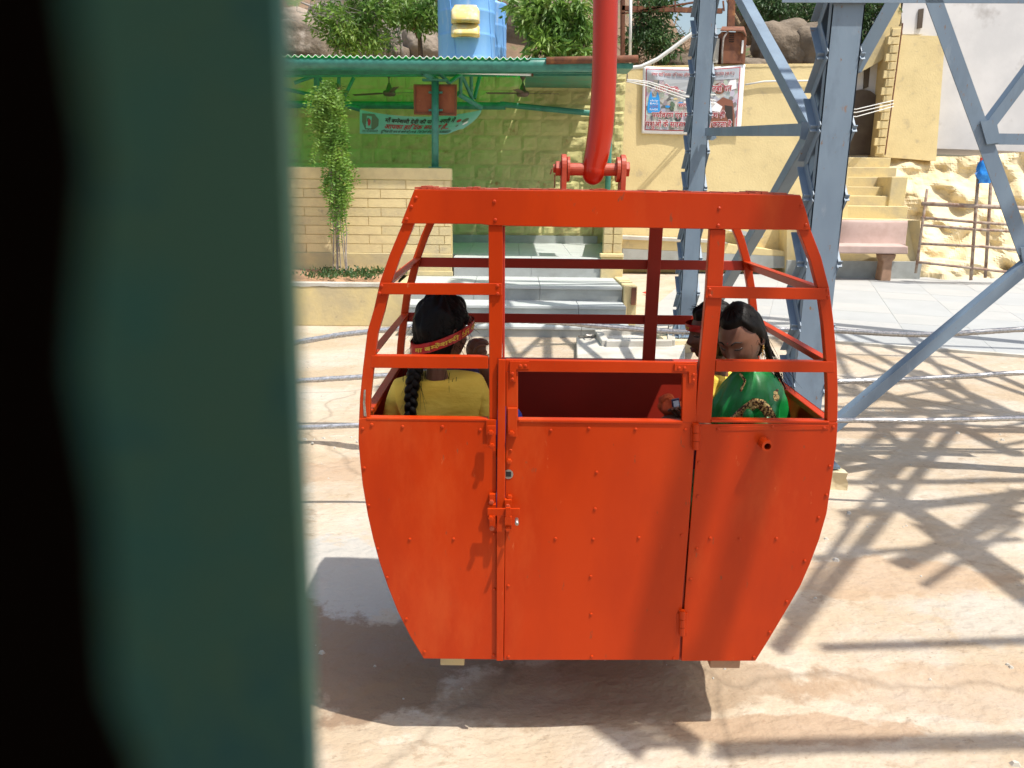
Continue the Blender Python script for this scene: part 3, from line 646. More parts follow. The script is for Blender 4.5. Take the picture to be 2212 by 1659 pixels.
# pole railing
rl = thing('pole_railing', 'rusty pole barrier standing in front of the yellow rock', 'railing', G(2060, 605, .02))
def rod(a, c, r=.022, d0=17.0, d1=17.0, nm='rail', mt=None):
    b = MB(); p, q_ = P(a[0], a[1], d0), P(c[0], c[1], d1); mid = (p+q_)/2+Vector((0, 0, random.uniform(-.03, .03))); b.tube([p, mid, q_], r, 8); b.build(nm, mt or POLE, rl, smooth=True)
POLE = mat('weathered_pole', (.36, .29, .23), .8, c2=(.22, .12, .08), scale=9)
rod((1992,440),(2260,452),.045); rod((1990,470),(2260,490),.03); rod((1990,486),(2260,502),.03); rod((1985,526),(2260,545),.03); rod((1982,566),(2180,588),.03)
rod((2003,408),(1978,590),.03, nm='upright'); rod((2115,350),(2097,605),.035, nm='upright'); rod((2143,350),(2128,600),.035, nm='upright', d0=17.3, d1=17.3)
bg_ = thing('plastic_bag', 'blue plastic bag hung on a railing pole beside the rock', 'bag', P(2125, 395, 16.9))
b = MB()
def f(u, v):
    a = 2*math.pi*u; r_ = (.03+.13*math.sin(math.pi*min(1, v*.62+.1)))*(1+.5*nz(math.cos(a)*2, math.sin(a)*2, v*4)); c = P(2126, 346+50*v, 16.88)
    return c+Vector((math.cos(a)*r_, math.sin(a)*r_*.5, 0))
b.grid(20, 14, f); b.build('bag_body', mat('blue_film', (.02, .22, .70), .25, c2=(.05, .35, .8), scale=12, trans=.2), bg_, smooth=True)
b = tri_prism([(2120,340),(2129,340),(2130,356),(2119,356)], 16.86, .05); b.build('red_tie', mat('red_cloth', (.5, .04, .02), .8), bg_)
b = tri_prism([(2106,375),(2120,366),(2120,386)], 16.86, .02); b.build('corner', BLUE, bg_)
fl = thing('paper_scrap', 'red and yellow scrap of paper lying on the grey plaza', 'litter', G(1396, 634, .025))
b = MB(); b.add([G(1387, 632, .03), G(1399, 636, .03), G(1401, 627, .09)], [(0,1,2)]); b.build('red_part', mat('red_paper', (.6, .05, .03), .6), fl)
b = MB(); b.add([G(1399, 636, .03), G(1407, 634, .03), G(1401, 627, .09)], [(0,1,2)]); b.build('yellow_part', mat('yellow_paper', (.8, .6, .03), .6), fl)

# concrete drain cover in the ground
dr = thing('concrete_plinth', 'low concrete plinth with a sunken tray and metal handle behind the cabin', 'plinth', G(1340, 760))
q = [G(1245, 727, .10), G(1480, 716, .10), G(1480, 790, .10), G(1247, 790, .10)]
b = MB(); b.prism([Vector((v.x, v.y, 0)) for v in q], (0, 0, .10)); b.build('base', CONC, dr, bevel=.01)
q = [G(1292, 715, .16), G(1450, 708, .16), G(1450, 737, .16), G(1308, 738, .16)]
for i in range(4):
    a, c = q[i], q[(i+1) % 4]; b = MB(); b.bar(Vector((a.x, a.y, .13)), Vector((c.x, c.y, .13)), .10, .10); b.build('tray_edge', CONC, dr, bevel=.008)
b = MB(); b.bar(G(1250, 727, .125), G(1290, 724, .125), .05, .02); b.tube([G(1262, 726, .13), G(1268, 724, .17), G(1278, 724, .17), G(1284, 725, .13)], .01, 6); b.build('handle', BARE, dr)

# ---------------- hillside, boulders, trees
def hill_h(x, y):
    t = (y-19.5)/16
    z = 3.2+4.2*sm(0, .35, t)+6*sm(.3, 1.2, t)
    gap = math.exp(-((x-6.2*y/24)/(2.1*y/24))**2)
    z -= gap*6.5*sm(.1, .8, t)*1.2
    xc = 8.15+1.6*sm(22.6, 24, y); z = max(1.2, z); z = z*(1-sm(xc, xc+.4, x)) - 2*sm(xc, xc+.4, x)
    return z+.5*nz(x, y, 0, .35)+.2*nz(x, y, 3, 1.1)
b = MB(); b.grid(110, 50, lambda u, v: (-22+50*u, 19.6+26*v, hill_h(-22+50*u, 19.6+26*v)))
tag(b.build('hillside', HILL, smooth=True), 'dry brown hillside rising behind the walls', kind='structure')
GB = 'granite boulders on the hillside'
for i, (px_, py_, d, r_, mt, lb) in enumerate([
    (658, 105, 20.5, (1.0, .8, .62), ROCK, 'rounded brown boulder above the left end of the corrugated roof'),
    (640, 48, 21.5, (.50, .4, .34), ROCKL, 'pale jagged boulder above the rounded brown one at left'),
    (760, 60, 22.5, (1.1, .8, .75), ROCK, 'dark boulder hidden behind the bright leafed tree'),
    (868, 78, 21.5, (.62, .5, .62), ROCKL, 'pale boulder between the thin tree trunks left of the tank'),
    (918, 96, 21.0, (.55, .5, .5), ROCKL, 'pale squarish boulder just left of the blue tank'),
    (905, 20, 24.0, (1.5, .9, .85), ROCK, 'large shaded boulder high above the corrugated roof left of the tank'),
    (820, 125, 20.6, (.8, .5, .35), ROCK, 'low brown rock resting behind the corrugated roof edge'),
    (1690, 100, 21.5, (.74, .7, .62), ROCK, 'tall granite boulder right of the rusty box'),
    (1755, 105, 21.3, (.62, .6, .66), ROCK, 'cracked granite boulder next to the big tower leg'),
    (1500, 150, 20.5, (.95, .5, .42), ROCK, 'flat granite rock peeping over the wall behind the thin tower leg'),
    (1590, 155, 20.8, (.9, .5, .32), ROCK, 'low rock behind the wall under the rusty box'),
    (1150, 70, 23.5, (1.6, .9, 1.0), ROCK, 'dark boulder behind the shrub right of the tank'),
    (1720, 20, 26.0, (1.9, 1.2, 1.3), ROCK, 'huge brown boulder at the top behind the tower braces')]):
    boulder('boulder', lb, P(px_, py_, d), r_, mt, i, GB)
def TR(pl, d): return [P(a, c, d) for a, c in pl]
tree('leafy_tree', 'bright green leafy tree with pale trunk above the corrugated roof', P(728, 160, 18.2),
     [TR([(729,170),(727,90),(720,10),(716,-60)], 18.2), TR([(727,90),(760,50),(800,20)], 18.2), TR([(727,60),(690,20),(650,5)], 18.2)],
     [(P(700,35,18), (.30,.4,.26)), (P(745,55,17.8), (.5,.4,.45)), (P(800,20,18), (.6,.4,.42)), (P(790,85,18), (.42,.3,.30)), (P(860,12,18.3), (.5,.4,.25)), (P(740,105,17.8), (.3,.3,.20))], 3600, .135, LEAF1, BARKG, 'trees above the shelter roof', r0=.06)
tree('thin_tree', 'dark stemmed tree with pale leaves left of the blue tank', P(906, 160, 18.6),
     [TR([(911,165),(908,110),(905,50),(880,-10)], 18.6), TR([(906,80),(890,45),(862,10)], 18.6), TR([(907,60),(925,10),(935,-30)], 18.6)],
     [(P(925,20,18.5), (.35,.3,.35)), (P(900,40,18.4), (.3,.3,.2)), (P(870,30,18.4), (.25,.3,.2)), (P(935,55,18.5), (.15,.2,.2))], 1300, .135, LEAF1, BARK, 'trees above the shelter roof', r0=.075)
tree('slender_tree', 'slender brown stemmed sapling among the pale boulders', P(870, 150, 20),
     [TR([(872,160),(866,90),(858,20),(850,-30)], 20), TR([(866,90),(850,40)], 20), TR([(846,140),(838,60),(840,-10)], 19.8)],
     [(P(850,5,20), (.5,.3,.25)), (P(840,90,19.7), (.25,.2,.35))], 900, .09, LEAF2, BARKG, 'trees above the shelter roof', r0=.045)
tree('leafy_shrub', 'bright green drooping shrub between the tank and the red arm', P(1185, 160, 17.9),
     [TR([(1185,170),(1180,110),(1170,40),(1160,-20)], 17.9), TR([(1182,110),(1210,60),(1240,20)], 17.9), TR([(1182,120),(1150,70),(1130,30)], 17.9), TR([(1182,120),(1225,110),(1262,105)], 17.9)],
     [(P(1185,40,17.8), (.5,.4,.45)), (P(1245,50,17.8), (.4,.4,.50)), (P(1190,100,17.6), (.45,.3,.22)), (P(1140,20,18), (.35,.4,.25)), (P(1250,112,17.7), (.30,.3,.12)), (P(1150,128,17.7),(.25,.2,.08))], 3200, .20, LEAF1, BARK, 'trees above the shelter roof', r0=.05, droop=.7, cat='shrub')
tree('creeper_mass', 'dark green creeper hanging from the rusty beams left of the thin tower leg', P(1420, 160, 19.9),
     [TR([(1420,170),(1415,90),(1400,10),(1390,-60)], 19.9), TR([(1440,160),(1450,80),(1470,10)], 19.9), TR([(1380,160),(1372,60),(1365,-20)], 19.9)],
     [(P(1400,50,19.8), (.35,.4,.62)), (P(1435,90,19.8), (.35,.3,.38)), (P(1370,80,19.8), (.2,.3,.5)), (P(1425,15,19.8), (.4,.3,.3)), (P(1360,130,19.8),(.12,.2,.12))], 3600, .12, LEAF2, DRY, 'trees above the cream wall', r0=.035, cat='creeper')
tree('hill_tree', 'dark crowned tree overhanging the granite boulders', P(1700, 60, 24),
     [TR([(1640,110),(1600,60),(1570,0)], 22.5), TR([(1600,60),(1640,10),(1690,-20)], 22.5), TR([(1775,120),(1770,40),(1740,-40)], 23)],
     [(P(1690,12,22), (.9,.6,.35)), (P(1770,30,22), (.7,.5,.4)), (P(1640,5,22), (.5,.5,.25)), (P(1850,50,22.5), (.5,.5,.8)), (P(1900,20,22.5), (.5,.5,.5))], 6000, .13, LEAF2, DRY, 'trees above the cream wall', r0=.10)
# dry twigs
tw = MB()
for k in range(150):
    a = P(random.uniform(1350, 1520), random.uniform(85, 150), 20.2); q = a+Vector((random.uniform(-.7, .7), random.uniform(-.2, .2), random.uniform(-.15, .55)))
    tw.tube([a, (a+q)/2+Vector((0, 0, random.uniform(-.1, .15))), q], .008, 4, caps=False)
tag(tw.build('dry_twigs', DRY), 'tangle of dry twigs over the cream wall', 'twigs', kind='stuff')
tw = MB()
for k in range(26):
    a = P(random.uniform(600, 740), random.uniform(-10, 40), 17.6); q = a+Vector((random.uniform(-.2, .9), 0, random.uniform(-.35, .1)))
    tw.tube([a, (a+q)/2+Vector((0, 0, random.uniform(-.05, .1))), q], .008, 4, caps=False)
tag(tw.build('bare_branches', BARKG), 'grey leafless branches at the top left above the roof', 'twigs', kind='stuff')

# rusty frame, cabinet, grey panel, poles above the wall
fr = thing('steel_gantry', 'rusty steel beam gantry standing behind the cream wall', 'frame', P(1460, 140, 19.5))
for a, c, w_ in (((1343,18),(1560,24),.10), ((1345,0),(1345,136),.10), ((1582,-60),(1578,66),.16), ((1342,30),(1500,5),.03)):
    b = MB(); b.bar(P(a[0], a[1], 19.5), P(c[0], c[1], 19.5), w_, .1, up=(0, 1, 0)); b.build('beam', RUST, fr)
for px_ in (1378, 1402, 1458, 1502, 1540, 1562):
    b = MB(); b.bar(P(px_, 2, 19.45), P(px_+2, 24, 19.45), .035, .03, up=(0, 1, 0)); b.build('bracket', RUST, fr)
gp = thing('grey_pole', 'thin pale grey pole beside the red hanger arm', 'pole', P(1357, 140, 19.3)); b = MB(); b.tube([P(1361, 140, 19.3), P(1363, -60, 19.3)], .035, 8); b.build('pole', WHITE, gp, smooth=True)
cb = thing('rusty_cabinet', 'rusty steel switch cabinet with sloped top on the cream wall', 'cabinet', P(1585, 136, 18.9))
b = tri_prism([(1560,68),(1603,70),(1603,137),(1560,137)], 18.9, .45); b.build('body', RUST, cb, bevel=.01)
b = MB(); p0 = P(1603, 70, 18.9); b.prism([P(1603, 70, 18.9), P(1613, 82, 18.9), P(1609, 137, 18.9), P(1603, 137, 18.9)], (0, .4, 0)); b.build('side_door', RUST, cb)
b = MB(); b.prism([P(1556, 67, 18.8), P(1606, 68, 18.8), P(1613, 80, 18.8), P(1607, 60, 19.3), P(1560, 60, 19.3)], (0, 0, .03)); b.build('sloped_top', RUST, cb)
b = tri_prism([(1603,87),(1607,87),(1605,115),(1601,115)], 18.86, .02); b.build('white_strip', WHITE, cb)
for k in range(5):
    b = tri_prism([(1575,72+k*4.2),(1586,72.6+k*4.2),(1586,74.2+k*4.2),(1575,73.6+k*4.2)], 18.885, .01); b.build('louvre', BLACK, cb)
b = MB(); b.tube([P(1573, 66, 18.85), P(1563, 82, 18.82), P(1560, 110, 18.82), P(1560, 137, 18.82)], .022, 8); b.build('conduit', BARKG, cb, smooth=True)
gc = thing('electrical_box', 'pale grey electrical box between the tower leg and the rusty cabinet', 'panel', P(1545, 136, 18.95)); b = tri_prism([(1530,83),(1555,83),(1551,136),(1530,136)], 18.95, .3); b.build('panel_body', CONC, gc, bevel=.01)
b = tri_prism([(1533,90),(1549,90),(1547,130),(1533,130)], 18.94, .012); b.build('panel_door', CONC, gc, bevel=.004)
# hose and wires
b = MB(); b.tube([P(a, c, 17.5) for a, c in ((1335,143),(1360,147),(1385,144),(1420,128),(1455,103),(1480,84),(1502,68),(1530,50))], .042, 10); tag(b.build('white_hose', WIREM, smooth=True), 'thick white hose looping up from the shelter roof', 'hose')
for k, (pl, lb) in enumerate([([(1335,170),(1400,176),(1480,200),(1560,206),(1700,236),(1850,236),(1930,217)], 'uppermost pale cable sagging across the printed banner'),
    ([(1335,171),(1400,180),(1480,208),(1560,219),(1700,240),(1850,243),(1930,224)], 'middle pale cable sagging across the printed banner'),
    ([(1335,172),(1400,186),(1480,214),(1560,226),(1700,248),(1850,252),(1930,230)], 'lowest pale cable sagging across the printed banner'),
    ([(1610,183),(1650,176),(1700,175),(1790,174)], 'pale conduit running along the upper cream wall')]):
    b = MB(); d = 17.5 if k < 3 else 18.95; b.tube([P(a, c, d if k == 3 else 17.5+(i*.5)) for i, (a, c) in enumerate(pl)], .012 if k < 3 else .02, 6)
    tag(b.build('cable', WIREM, smooth=True), lb, 'cable', 'thin cables over the cream wall')
ib = thing('insulator_bracket', 'small insulator bracket at the end of the green roof', 'bracket', P(1345, 160, 16.5))
b = MB(); b.box(P(1337, 172, 16.4), P(1353, 176, 16.5)); b.build('arm', RUST, ib)
b = MB(); q = P(1351, 160, 16.4); b.lathe(q, [(.02, -.12), (.05, -.08), (.05, .0), (.03, .04)], 10); b.build('insulator', DARKIN, ib)
# ================================================================== TOWER
def leg_frame(base, top):
    d = (top-base).normalized(); y = Vector((0, 1, 0)); u = y.cross(d).normalized()*-1; u = Vector((1, 0, 0)) - d*d.x; u.normalize(); v = d.cross(u).normalized()*-1
    if v.y < 0: v = -v
    return d, u, v
LACE = .225; LWD = .21
def lace_mesh(dy, dz, name, sx):
    b = MB(); L = Vector((0, dy, dz)); n = L.cross(Vector((1, 0, 0))).normalized()
    h = .034
    for (a0, a1, x0, x1) in ((-h, h, 0, .006), (h-.006, h, .006, .05)):
        vs = []
        for e in (0, 1):
            for (s_, x_) in ((a0, x0), (a1, x0), (a1, x1), (a0, x1)): vs.append(L*e+n*s_+Vector((x_*sx, 0, 0)))
        b.add(vs, [(0,1,2,3),(7,6,5,4),(0,4,5,1),(1,5,6,2),(2,6,7,3),(3,7,4,0)])
    return b.mesh(name, STEEL)
LM = {(sx, k): lace_mesh((LWD-.02)*(1 if k == 0 else -1), LACE, 'lacing', sx) for sx in (1, -1) for k in (0, 1)}
def leg(par, base, top, laced=True):
    d, u, v = leg_frame(base, top); H = (top-base).length
    b = MB(); hw = LWD/2
    for s in (0, 1):       # two channels, front and back
        o = base+v*(s*LWD)
        fl = v*(.05 if s == 0 else -.05)
        b.prism([o-u*hw, o+u*hw, o+u*hw+v*(.008 if s == 0 else -.008), o-u*hw+v*(.008 if s == 0 else -.008)], d*H)
        for sg in (-1, 1):
            e = o+u*(hw*sg); b.prism([e, e-u*(.008*sg), e-u*(.008*sg)+fl, e+fl], d*H)
    lg = b.build('leg', STEEL, par)
    rot = Matrix((u, v, d)).transposed()
    if laced:
        k = 0; z = .12
        while z < H-LACE:
            for sx in (-1, 1):
                if z < 4.4 or laced == 2:
                    o = linkobj('lacing_bar', LM[(sx, k % 2)], lg)
                    q = base + d*z + u*(sx*(hw+.001)) + v*(.01 if k % 2 == 0 else LWD-.01)
                    o.location = q - wloc(lg); o.rotation_euler = rot.to_euler()
            z += LACE; k += 1
    if laced:
        b = MB(); z = .12+LACE*19
        k = 19
        while z < H-LACE:
            for sx in (-1, 1):
                a = base+d*z+u*(sx*(hw+.01))+v*(.01 if k % 2 == 0 else LWD-.01); c = base+d*(z+LACE)+u*(sx*(hw+.01))+v*(LWD-.01 if k % 2 == 0 else .01)
                b.bar(a, c, .06, .03, up=u)
            z += LACE; k += 1
        o = b.build('upper_lacing', STEEL, lg); o['kind'] = 'stuff'
    b = MB(); q = base
    b.prism([q-u*.24+v*-.12, q+u*.24+v*-.12, q+u*.24+v*.33, q-u*.24+v*.33], (0, 0, .02))
    b.prism([q-u*.25-v*.035, q+u*.25-v*.035, q+u*.11-v*.01+d*.24, q-u*.11-v*.01+d*.24], v*.03)
    b.prism([q-u*.115-v*.14, q-u*.115+v*.34, q-u*.115+v*.22+d*.24, q-u*.115-v*.01+d*.24], u*-.012)
    b.prism([q+u*.115-v*.14, q+u*.115+v*.34, q+u*.115+v*.22+d*.24, q+u*.115-v*.01+d*.24], u*.012)
    b.build('base_gusset', STEEL, lg)
    b = MB()
    for sx in (-.19, -.07, .07, .19):
        for sv in (-.08, .28): b.lathe(q+u*sx+v*sv, [(.016, .02), (.016, .05), (.008, .05), (.008, .10)], 6)
    b.build('anchor_bolt', BARE, lg)
    return lg
YL2, YL1 = 5.35, 10.05
B2 = P(1722, 1085, YL2); T2 = P(1835, 0, YL2); B2z = .10
def ext(a, b, z): return a+(b-a)*((z-a.z)/(b.z-a.z))
HT = 9.5
b2, t2 = ext(B2, T2, .14), ext(B2, T2, HT)
B1 = P(1481, 752, YL1); T1 = P(1530, 0, YL1)
b1, t1 = ext(B1, T1, .16), ext(B1, T1, HT)
SPX = 5.6
tw_ = thing('lattice_tower', 'blue grey steel lattice ropeway tower with laced legs', 'tower', (b2+b1)/2*.5+Vector((3, 4, 0))); tw_.location.z = 0
b3 = b1+Vector((SPX, 0, 0)); b4 = b2+Vector((SPX, 0, 0)); t3 = t1+Vector((SPX-.6, 0, 0)); t4 = t2+Vector((SPX-.6, 0, 0))
for bb, tt, lc in ((b1, t1, 1), (b2, t2, 1), (b3, t3, 0), (b4, t4, 0)): leg(tw_, bb, tt, lc)
ST = 'brace'
def brace(a, c, w_=.09, nm='brace', up=(0, 1, 0), two=False):
    b = MB(); a, c = Vector(a), Vector(c)
    t = (c-a).normalized(); s = t.cross(Vector(up)).normalized(); k = s.cross(t)
    b.bar(a, c, w_, .008, up=up)
    b.bar(a+s*(w_/2-.004)+k*(w_/2), c+s*(w_/2-.004)+k*(w_/2), .008, w_, up=up)
    return b.build(nm, STEEL, tw_)
YF = YL2-.03
# front face members seen in the photograph
brace(P(1850,-460,YF), P(2235,600,YF), .10); brace(P(1790,935,YF-.05), P(2260,545,YF-.05), .078)
brace(P(2235,600,YF), P(2650,1000,YF), .12); brace(P(2260,545,YF-.05), P(2600,-300,YF-.05), .12)
brace(P(1690,-4,YF), P(2700,0,YF), .05, 'strut'); brace(P(1965,-60,YF+.3), P(1848,150,YF+.3), .09)
brace(P(2135,300,YF), P(2650,306,YF), .07, 'strut'); brace(P(2140,270,YF), P(2320,30,YF), .07)
b = tri_prism([(2118,262),(2152,258),(2162,308),(2132,312)], YF-.02, .012); b.build('gusset_plate', STEEL, tw_)
b = tri_prism([(2205,535),(2262,530),(2262,610),(2216,600)], YF-.03, .012); b.build('gusset_plate', STEEL, tw_)
# left side face members
ND = P(1745, 284, 6.15)
brace(P(1545,-95,9.9), ND, .10, up=(1, 0, 0)); brace(ND, P(1485,745,9.9), .10, up=(1, 0, 0)); brace(P(1530,293,10.0), P(1745,293,6.15), .09, 'strut', up=(0, 0, 1))
brace(ND, P(1800, 350, 5.5), .08, up=(1, 0, 0))
b = tri_prism([(1733,262),(1758,268),(1764,300),(1745,305),(1728,300)], 6.1, .012); b.build('gusset_plate', STEEL, tw_)
b = tri_prism([(1527,284),(1545,286),(1548,298),(1540,303),(1526,302)], 10.0, .012); b.build('gusset_plate', STEEL, tw_)
def lp(a, c, z): return a+(c-a)*((z-a.z)/(c.z-a.z))
zz = [4.9, 7.2, HT]
for (a0, c0, a1, c1, up) in ((b2, t2, b4, t4, (0, 1, 0)), (b1, t1, b3, t3, (0, 1, 0)), (b1, t1, b2, t2, (1, 0, 0)), (b3, t3, b4, t4, (1, 0, 0))):
    for i in range(2):
        p0, p1, q0, q1 = lp(a0, c0, zz[i]), lp(a0, c0, zz[i+1]), lp(a1, c1, zz[i]), lp(a1, c1, zz[i+1])
        brace(p0, q1, .09, up=up); brace(q0, p1, .09, up=up); brace(p1, q1, .09, 'strut', up=(0, 0, 1))
        if i == 0: brace(p0, q0, .09, 'strut', up=(0, 0, 1))
# unseen boom, added and set along the sun to cast the cabin's stripes
def F(px, py): return P(px, py, 2.66)
def shadow_bar(q1, t1_, q2, t2_, w_):
    a, c = q1+SUN*t1_, q2+SUN*t2_; return brace(a, c, w_, 'shadow_chord', up=(0, 0, 1)), a, c
_, A0, A1_ = shadow_bar(F(1600, 660), 8.6, F(1352, 1680), 4.4, .15)
_, B0, B1_ = shadow_bar(F(1760, 660), 8.9, F(1462, 1680), 4.7, .115)
for i in range(9):
    t = .03+i*.115; u_ = t+.06
    if i > 5: brace(A0.lerp(A1_, t), B0.lerp(B1_, t), .05, 'shadow_batten', up=(0, 0, 1))
brace(A0, lp(b2, t2, 8.2), .12, 'shadow_stay'); brace(B0, lp(b4, t4, 8.2), .12, 'shadow_stay')
# unseen beams, added to cast the crossing shadows on the ground
def shb(ga, gb, ta, tb, w_, nm='shadow_beam'):
    return brace(ga+SUN*ta, gb+SUN*tb, w_, nm, up=(0, 0, 1))
shb(G(1560,1600), G(2350,1585), 5, 5, .10); shb(G(1780,1392), G(2400,1375), 5.5, 5.5, .07)
shb(G(1820,1110), G(2330,1050), 6.2, 6.2, .13); shb(G(1800,1040), G(2400,1035), 6.2, 6.4, .10)
shb(G(1680,1400), G(2100,880), 6, 7.2, .10); shb(G(1905,1050), G(2212,1250), 6, 6, .14); shb(G(2010,1130), G(2300,1330), 6.4, 6.4, .14)
for k in range(6):
    t = .1+.15*k; a = G(1905,1050).lerp(G(2212,1250), t)+SUN*6; c = G(2010,1130).lerp(G(2300,1330), t-.12)+SUN*6.4; brace(a, c, .06, 'shadow_beam_batten', up=(0, 0, 1))
shb(G(1830,810), G(2212,985), 6.4, 6.4, .12); shb(G(1980,800), G(2400,985), 6.4, 6.4, .12)
for k in range(7):
    t = .06+.14*k; a = G(1830,810).lerp(G(2212,985), t)+SUN*6.4; c = G(1980,800).lerp(G(2400,985), t-.08)+SUN*6.4; brace(a, c, .06, 'shadow_beam_batten', up=(0, 0, 1))
for k_, (xa, ya, xb, yb, tt) in enumerate(((1760,1200,2212,1160,6.5),(1830,1135,2000,950,6.8),(2212,1100,1950,1220,6.3),(1700,1330,1850,1120,6.1),(1850,870,1990,1000,7),(2040,900,1890,1040,7),(2000,1260,2212,1120,6.6),(1780,905,1900,860,7.2),(2212,1060,2090,1160,6.6),(1830,765,2100,772,7.4),(1150,748,1300,735,6.2))):
    shb(G(xa,ya), G(xb,yb), tt, tt+.3, .06+.02*(k_ % 3))
shb(G(1820,970), G(2212,975), 6.2, 6.2, .08); shb(G(1150,742), G(1480,748), 6, 6, .10); shb(G(1820,742), G(2300,760), 7.5, 7.5, .10)
shb(G(1250,762), G(1330,735), 5, 6, .12)
# yellow concrete footings
for (bb, lb) in ((b2, 'rough yellow painted concrete footing behind the right edge of the cabin'), (b1, 'yellow painted concrete footing under the farther thin tower leg'), (b3, 'concrete footing under the far right tower leg, outside the picture'), (b4, 'concrete footing under the near right tower leg, outside the picture')):
    bm = bmesh.new(); bmesh.ops.create_cube(bm, size=1); bmesh.ops.subdivide_edges(bm, edges=bm.edges, cuts=6, use_grid_fill=True)
    hw = .27 if bb is not b1 else .36
    for v in bm.verts:
        v.co = Vector((v.co.x*hw*2, v.co.y*hw*2, (v.co.z+.5)*(bb.z+.16)-.17))
        k = .05*noise.noise(v.co*5+bb); v.co.x += k*(1 if v.co.x > 0 else -1); v.co.y += .05*noise.noise(v.co*4+bb*2)
        if v.co.z < .08: v.co.x *= 1.08
    me = bpy.data.meshes.new('footing'); bm.to_mesh(me); bm.free(); me.materials.append(YROCK)
    o = linkobj('footing', me, None, Vector((bb.x, bb.y+.1, 0))); tag(o, lb, 'footing', 'tower footings')

# ================================================================== ROPES
def rope(pl, d, r, lb):
    pts = [P(a, c, d) for a, c in pl]; m = len(pts); cr_ = []
    for i in range(m-1):       # catmull-rom
        p0, p1, p2, p3 = pts[max(i-1, 0)], pts[i], pts[i+1], pts[min(i+2, m-1)]; k = max(4, int((p2-p1).length/.028))
        for j in range(k):
            t = j/k; cr_.append(.5*((2*p1)+(p2-p0)*t+(2*p0-5*p1+4*p2-p3)*t*t+(3*p1-p0-3*p2+p3)*t**3))
    cr_.append(pts[-1]); b = MB(); n = 30; s = 0; vs = []
    for i, p in enumerate(cr_):
        if i: s += (cr_[i]-cr_[i-1]).length
        t = (cr_[min(i+1, len(cr_)-1)]-cr_[max(i-1, 0)]).normalized(); u = t.cross(Vector((0, 0, 1))).normalized(); v = u.cross(t)
        for k in range(n):
            a = 2*math.pi*k/n; rr = r*(1-.24*abs(math.cos(3*(a-s*2*math.pi/.42)))**4)
            vs.append(p+(u*math.cos(a)+v*math.sin(a))*rr)
    b.v = vs; b.f = [(i*n+k, i*n+(k+1) % n, (i+1)*n+(k+1) % n, (i+1)*n+k) for i in range(len(cr_)-1) for k in range(n)]
    o = b.build('wire_rope', GALV, smooth=True, fix=False); tag(o, lb, 'wire rope', 'steel wire ropes strung above the ground')
rope([(-300,905),(200,815),(650,738),(740,723),(840,712),(960,698),(1090,692),(1200,696),(1300,705),(1400,713),(1500,717),(1640,713),(1700,712),(1800,714),(1950,722),(2050,721),(2212,711),(2600,690),(3000,660)], 6.4, .024, 'highest twisted steel rope passing behind the people in the cabin')
rope([(-300,880),(300,842),(655,822),(740,817),(900,810),(1300,812),(1600,822),(1790,824),(1850,823),(1950,820),(2100,812),(2212,805),(2600,785),(3000,760)], 5.95, .022, 'middle twisted steel rope of the three behind the cabin')
rope([(-300,950),(300,932),(660,923),(775,919),(1200,912),(1810,908),(2000,908),(2212,903),(2600,893),(3000,880)], 4.85, .018, 'lowest and nearest twisted steel rope of the three behind the cabin')
rope([(1655,709),(1665,710),(1700,712),(1720,716)], 5.3, .014, 'short dark rope end at the lacing of the big tower leg') if False else None

# ================================================================== THE ORANGE CABIN
Y0, Y1 = 2.68, 3.63
def xz(p, y=Y0):
    q = P(p[0], p[1], y); return (q.x, q.z)
Lp = [(895,408),(882,446),(868,486),(842,548),(820,611),(807,669),(793,717),(783,800),(777,860),(775,906),(774,954),(778,1000),(783,1047),(794,1112),(806,1165),(819,1213),(838,1268),(859,1321),(886,1375),(915,1423)]
Rp = [(1730,422),(1742,458),(1752,496),(1775,556),(1792,622),(1802,697),(1809,782),(1811,850),(1810,912),(1807,963),(1798,1030),(1786,1109),(1770,1165),(1750,1218),(1730,1264),(1706,1306),(1662,1380),(1632,1428)]
LS = [xz(p) for p in Lp]; RS = [xz(p) for p in Rp]
cab = thing('cable_car', 'orange red open cable car cabin hanging from a red arm', 'cable car', ((LS[0][0]+RS[0][0])/2, (Y0+Y1)/2, RS[-1][1]))
def off_in(S, w_, sg):
    out = []
    for i in range(len(S)):
        a, c = S[max(i-1, 0)], S[min(i+1, len(S)-1)]; dx, dz_ = c[0]-a[0], c[1]-a[1]; L = math.hypot(dx, dz_); out.append((S[i][0]-sg*dz_/L*w_, S[i][1]+sg*dx/L*w_))
    return out
def strip(S, w_, sg, y, dy, i0=0, i1=None):
    I = off_in(S, w_, sg); i1 = i1 or len(S); b = MB()
    for i in range(i0, i1-1):
        q = [S[i], S[i+1], I[i+1], I[i]]
        vs = [Vector((a, y, c)) for a, c in q]+[Vector((a, y+dy, c)) for a, c in q]
        b.add(vs, [(0,1,2,3),(7,6,5,4),(0,4,5,1),(2,6,7,3)])
    b.f.append((0, 3, 7, 4)); k = len(b.v)-8; b.f.append((k+1, k+5, k+6, k+2))
    return b
def fp(px, name, y=Y0, d=.022, mt=None, par=cab, bev=.0025):
    b = tri_prism(px, y, d); return b.build(name, mt or ORANGE, par, bevel=bev, seg=2)
# front and rear end posts
for S, sg, n_ in ((LS, 1, 10), (RS, -1, 9)):
    sgn = -1 if S is LS else 1
    for y, dy, mt in ((Y0+.003, .03, ORANGE), (Y1-.03, .03, ORANGE)):
        b = strip(S, .038 if y < 3 else .034, -sgn*-1 if False else (1 if S is LS else -1)*-1*-1, y, dy, 1, n_); b.build('end_post', mt, cab, bevel=.002)
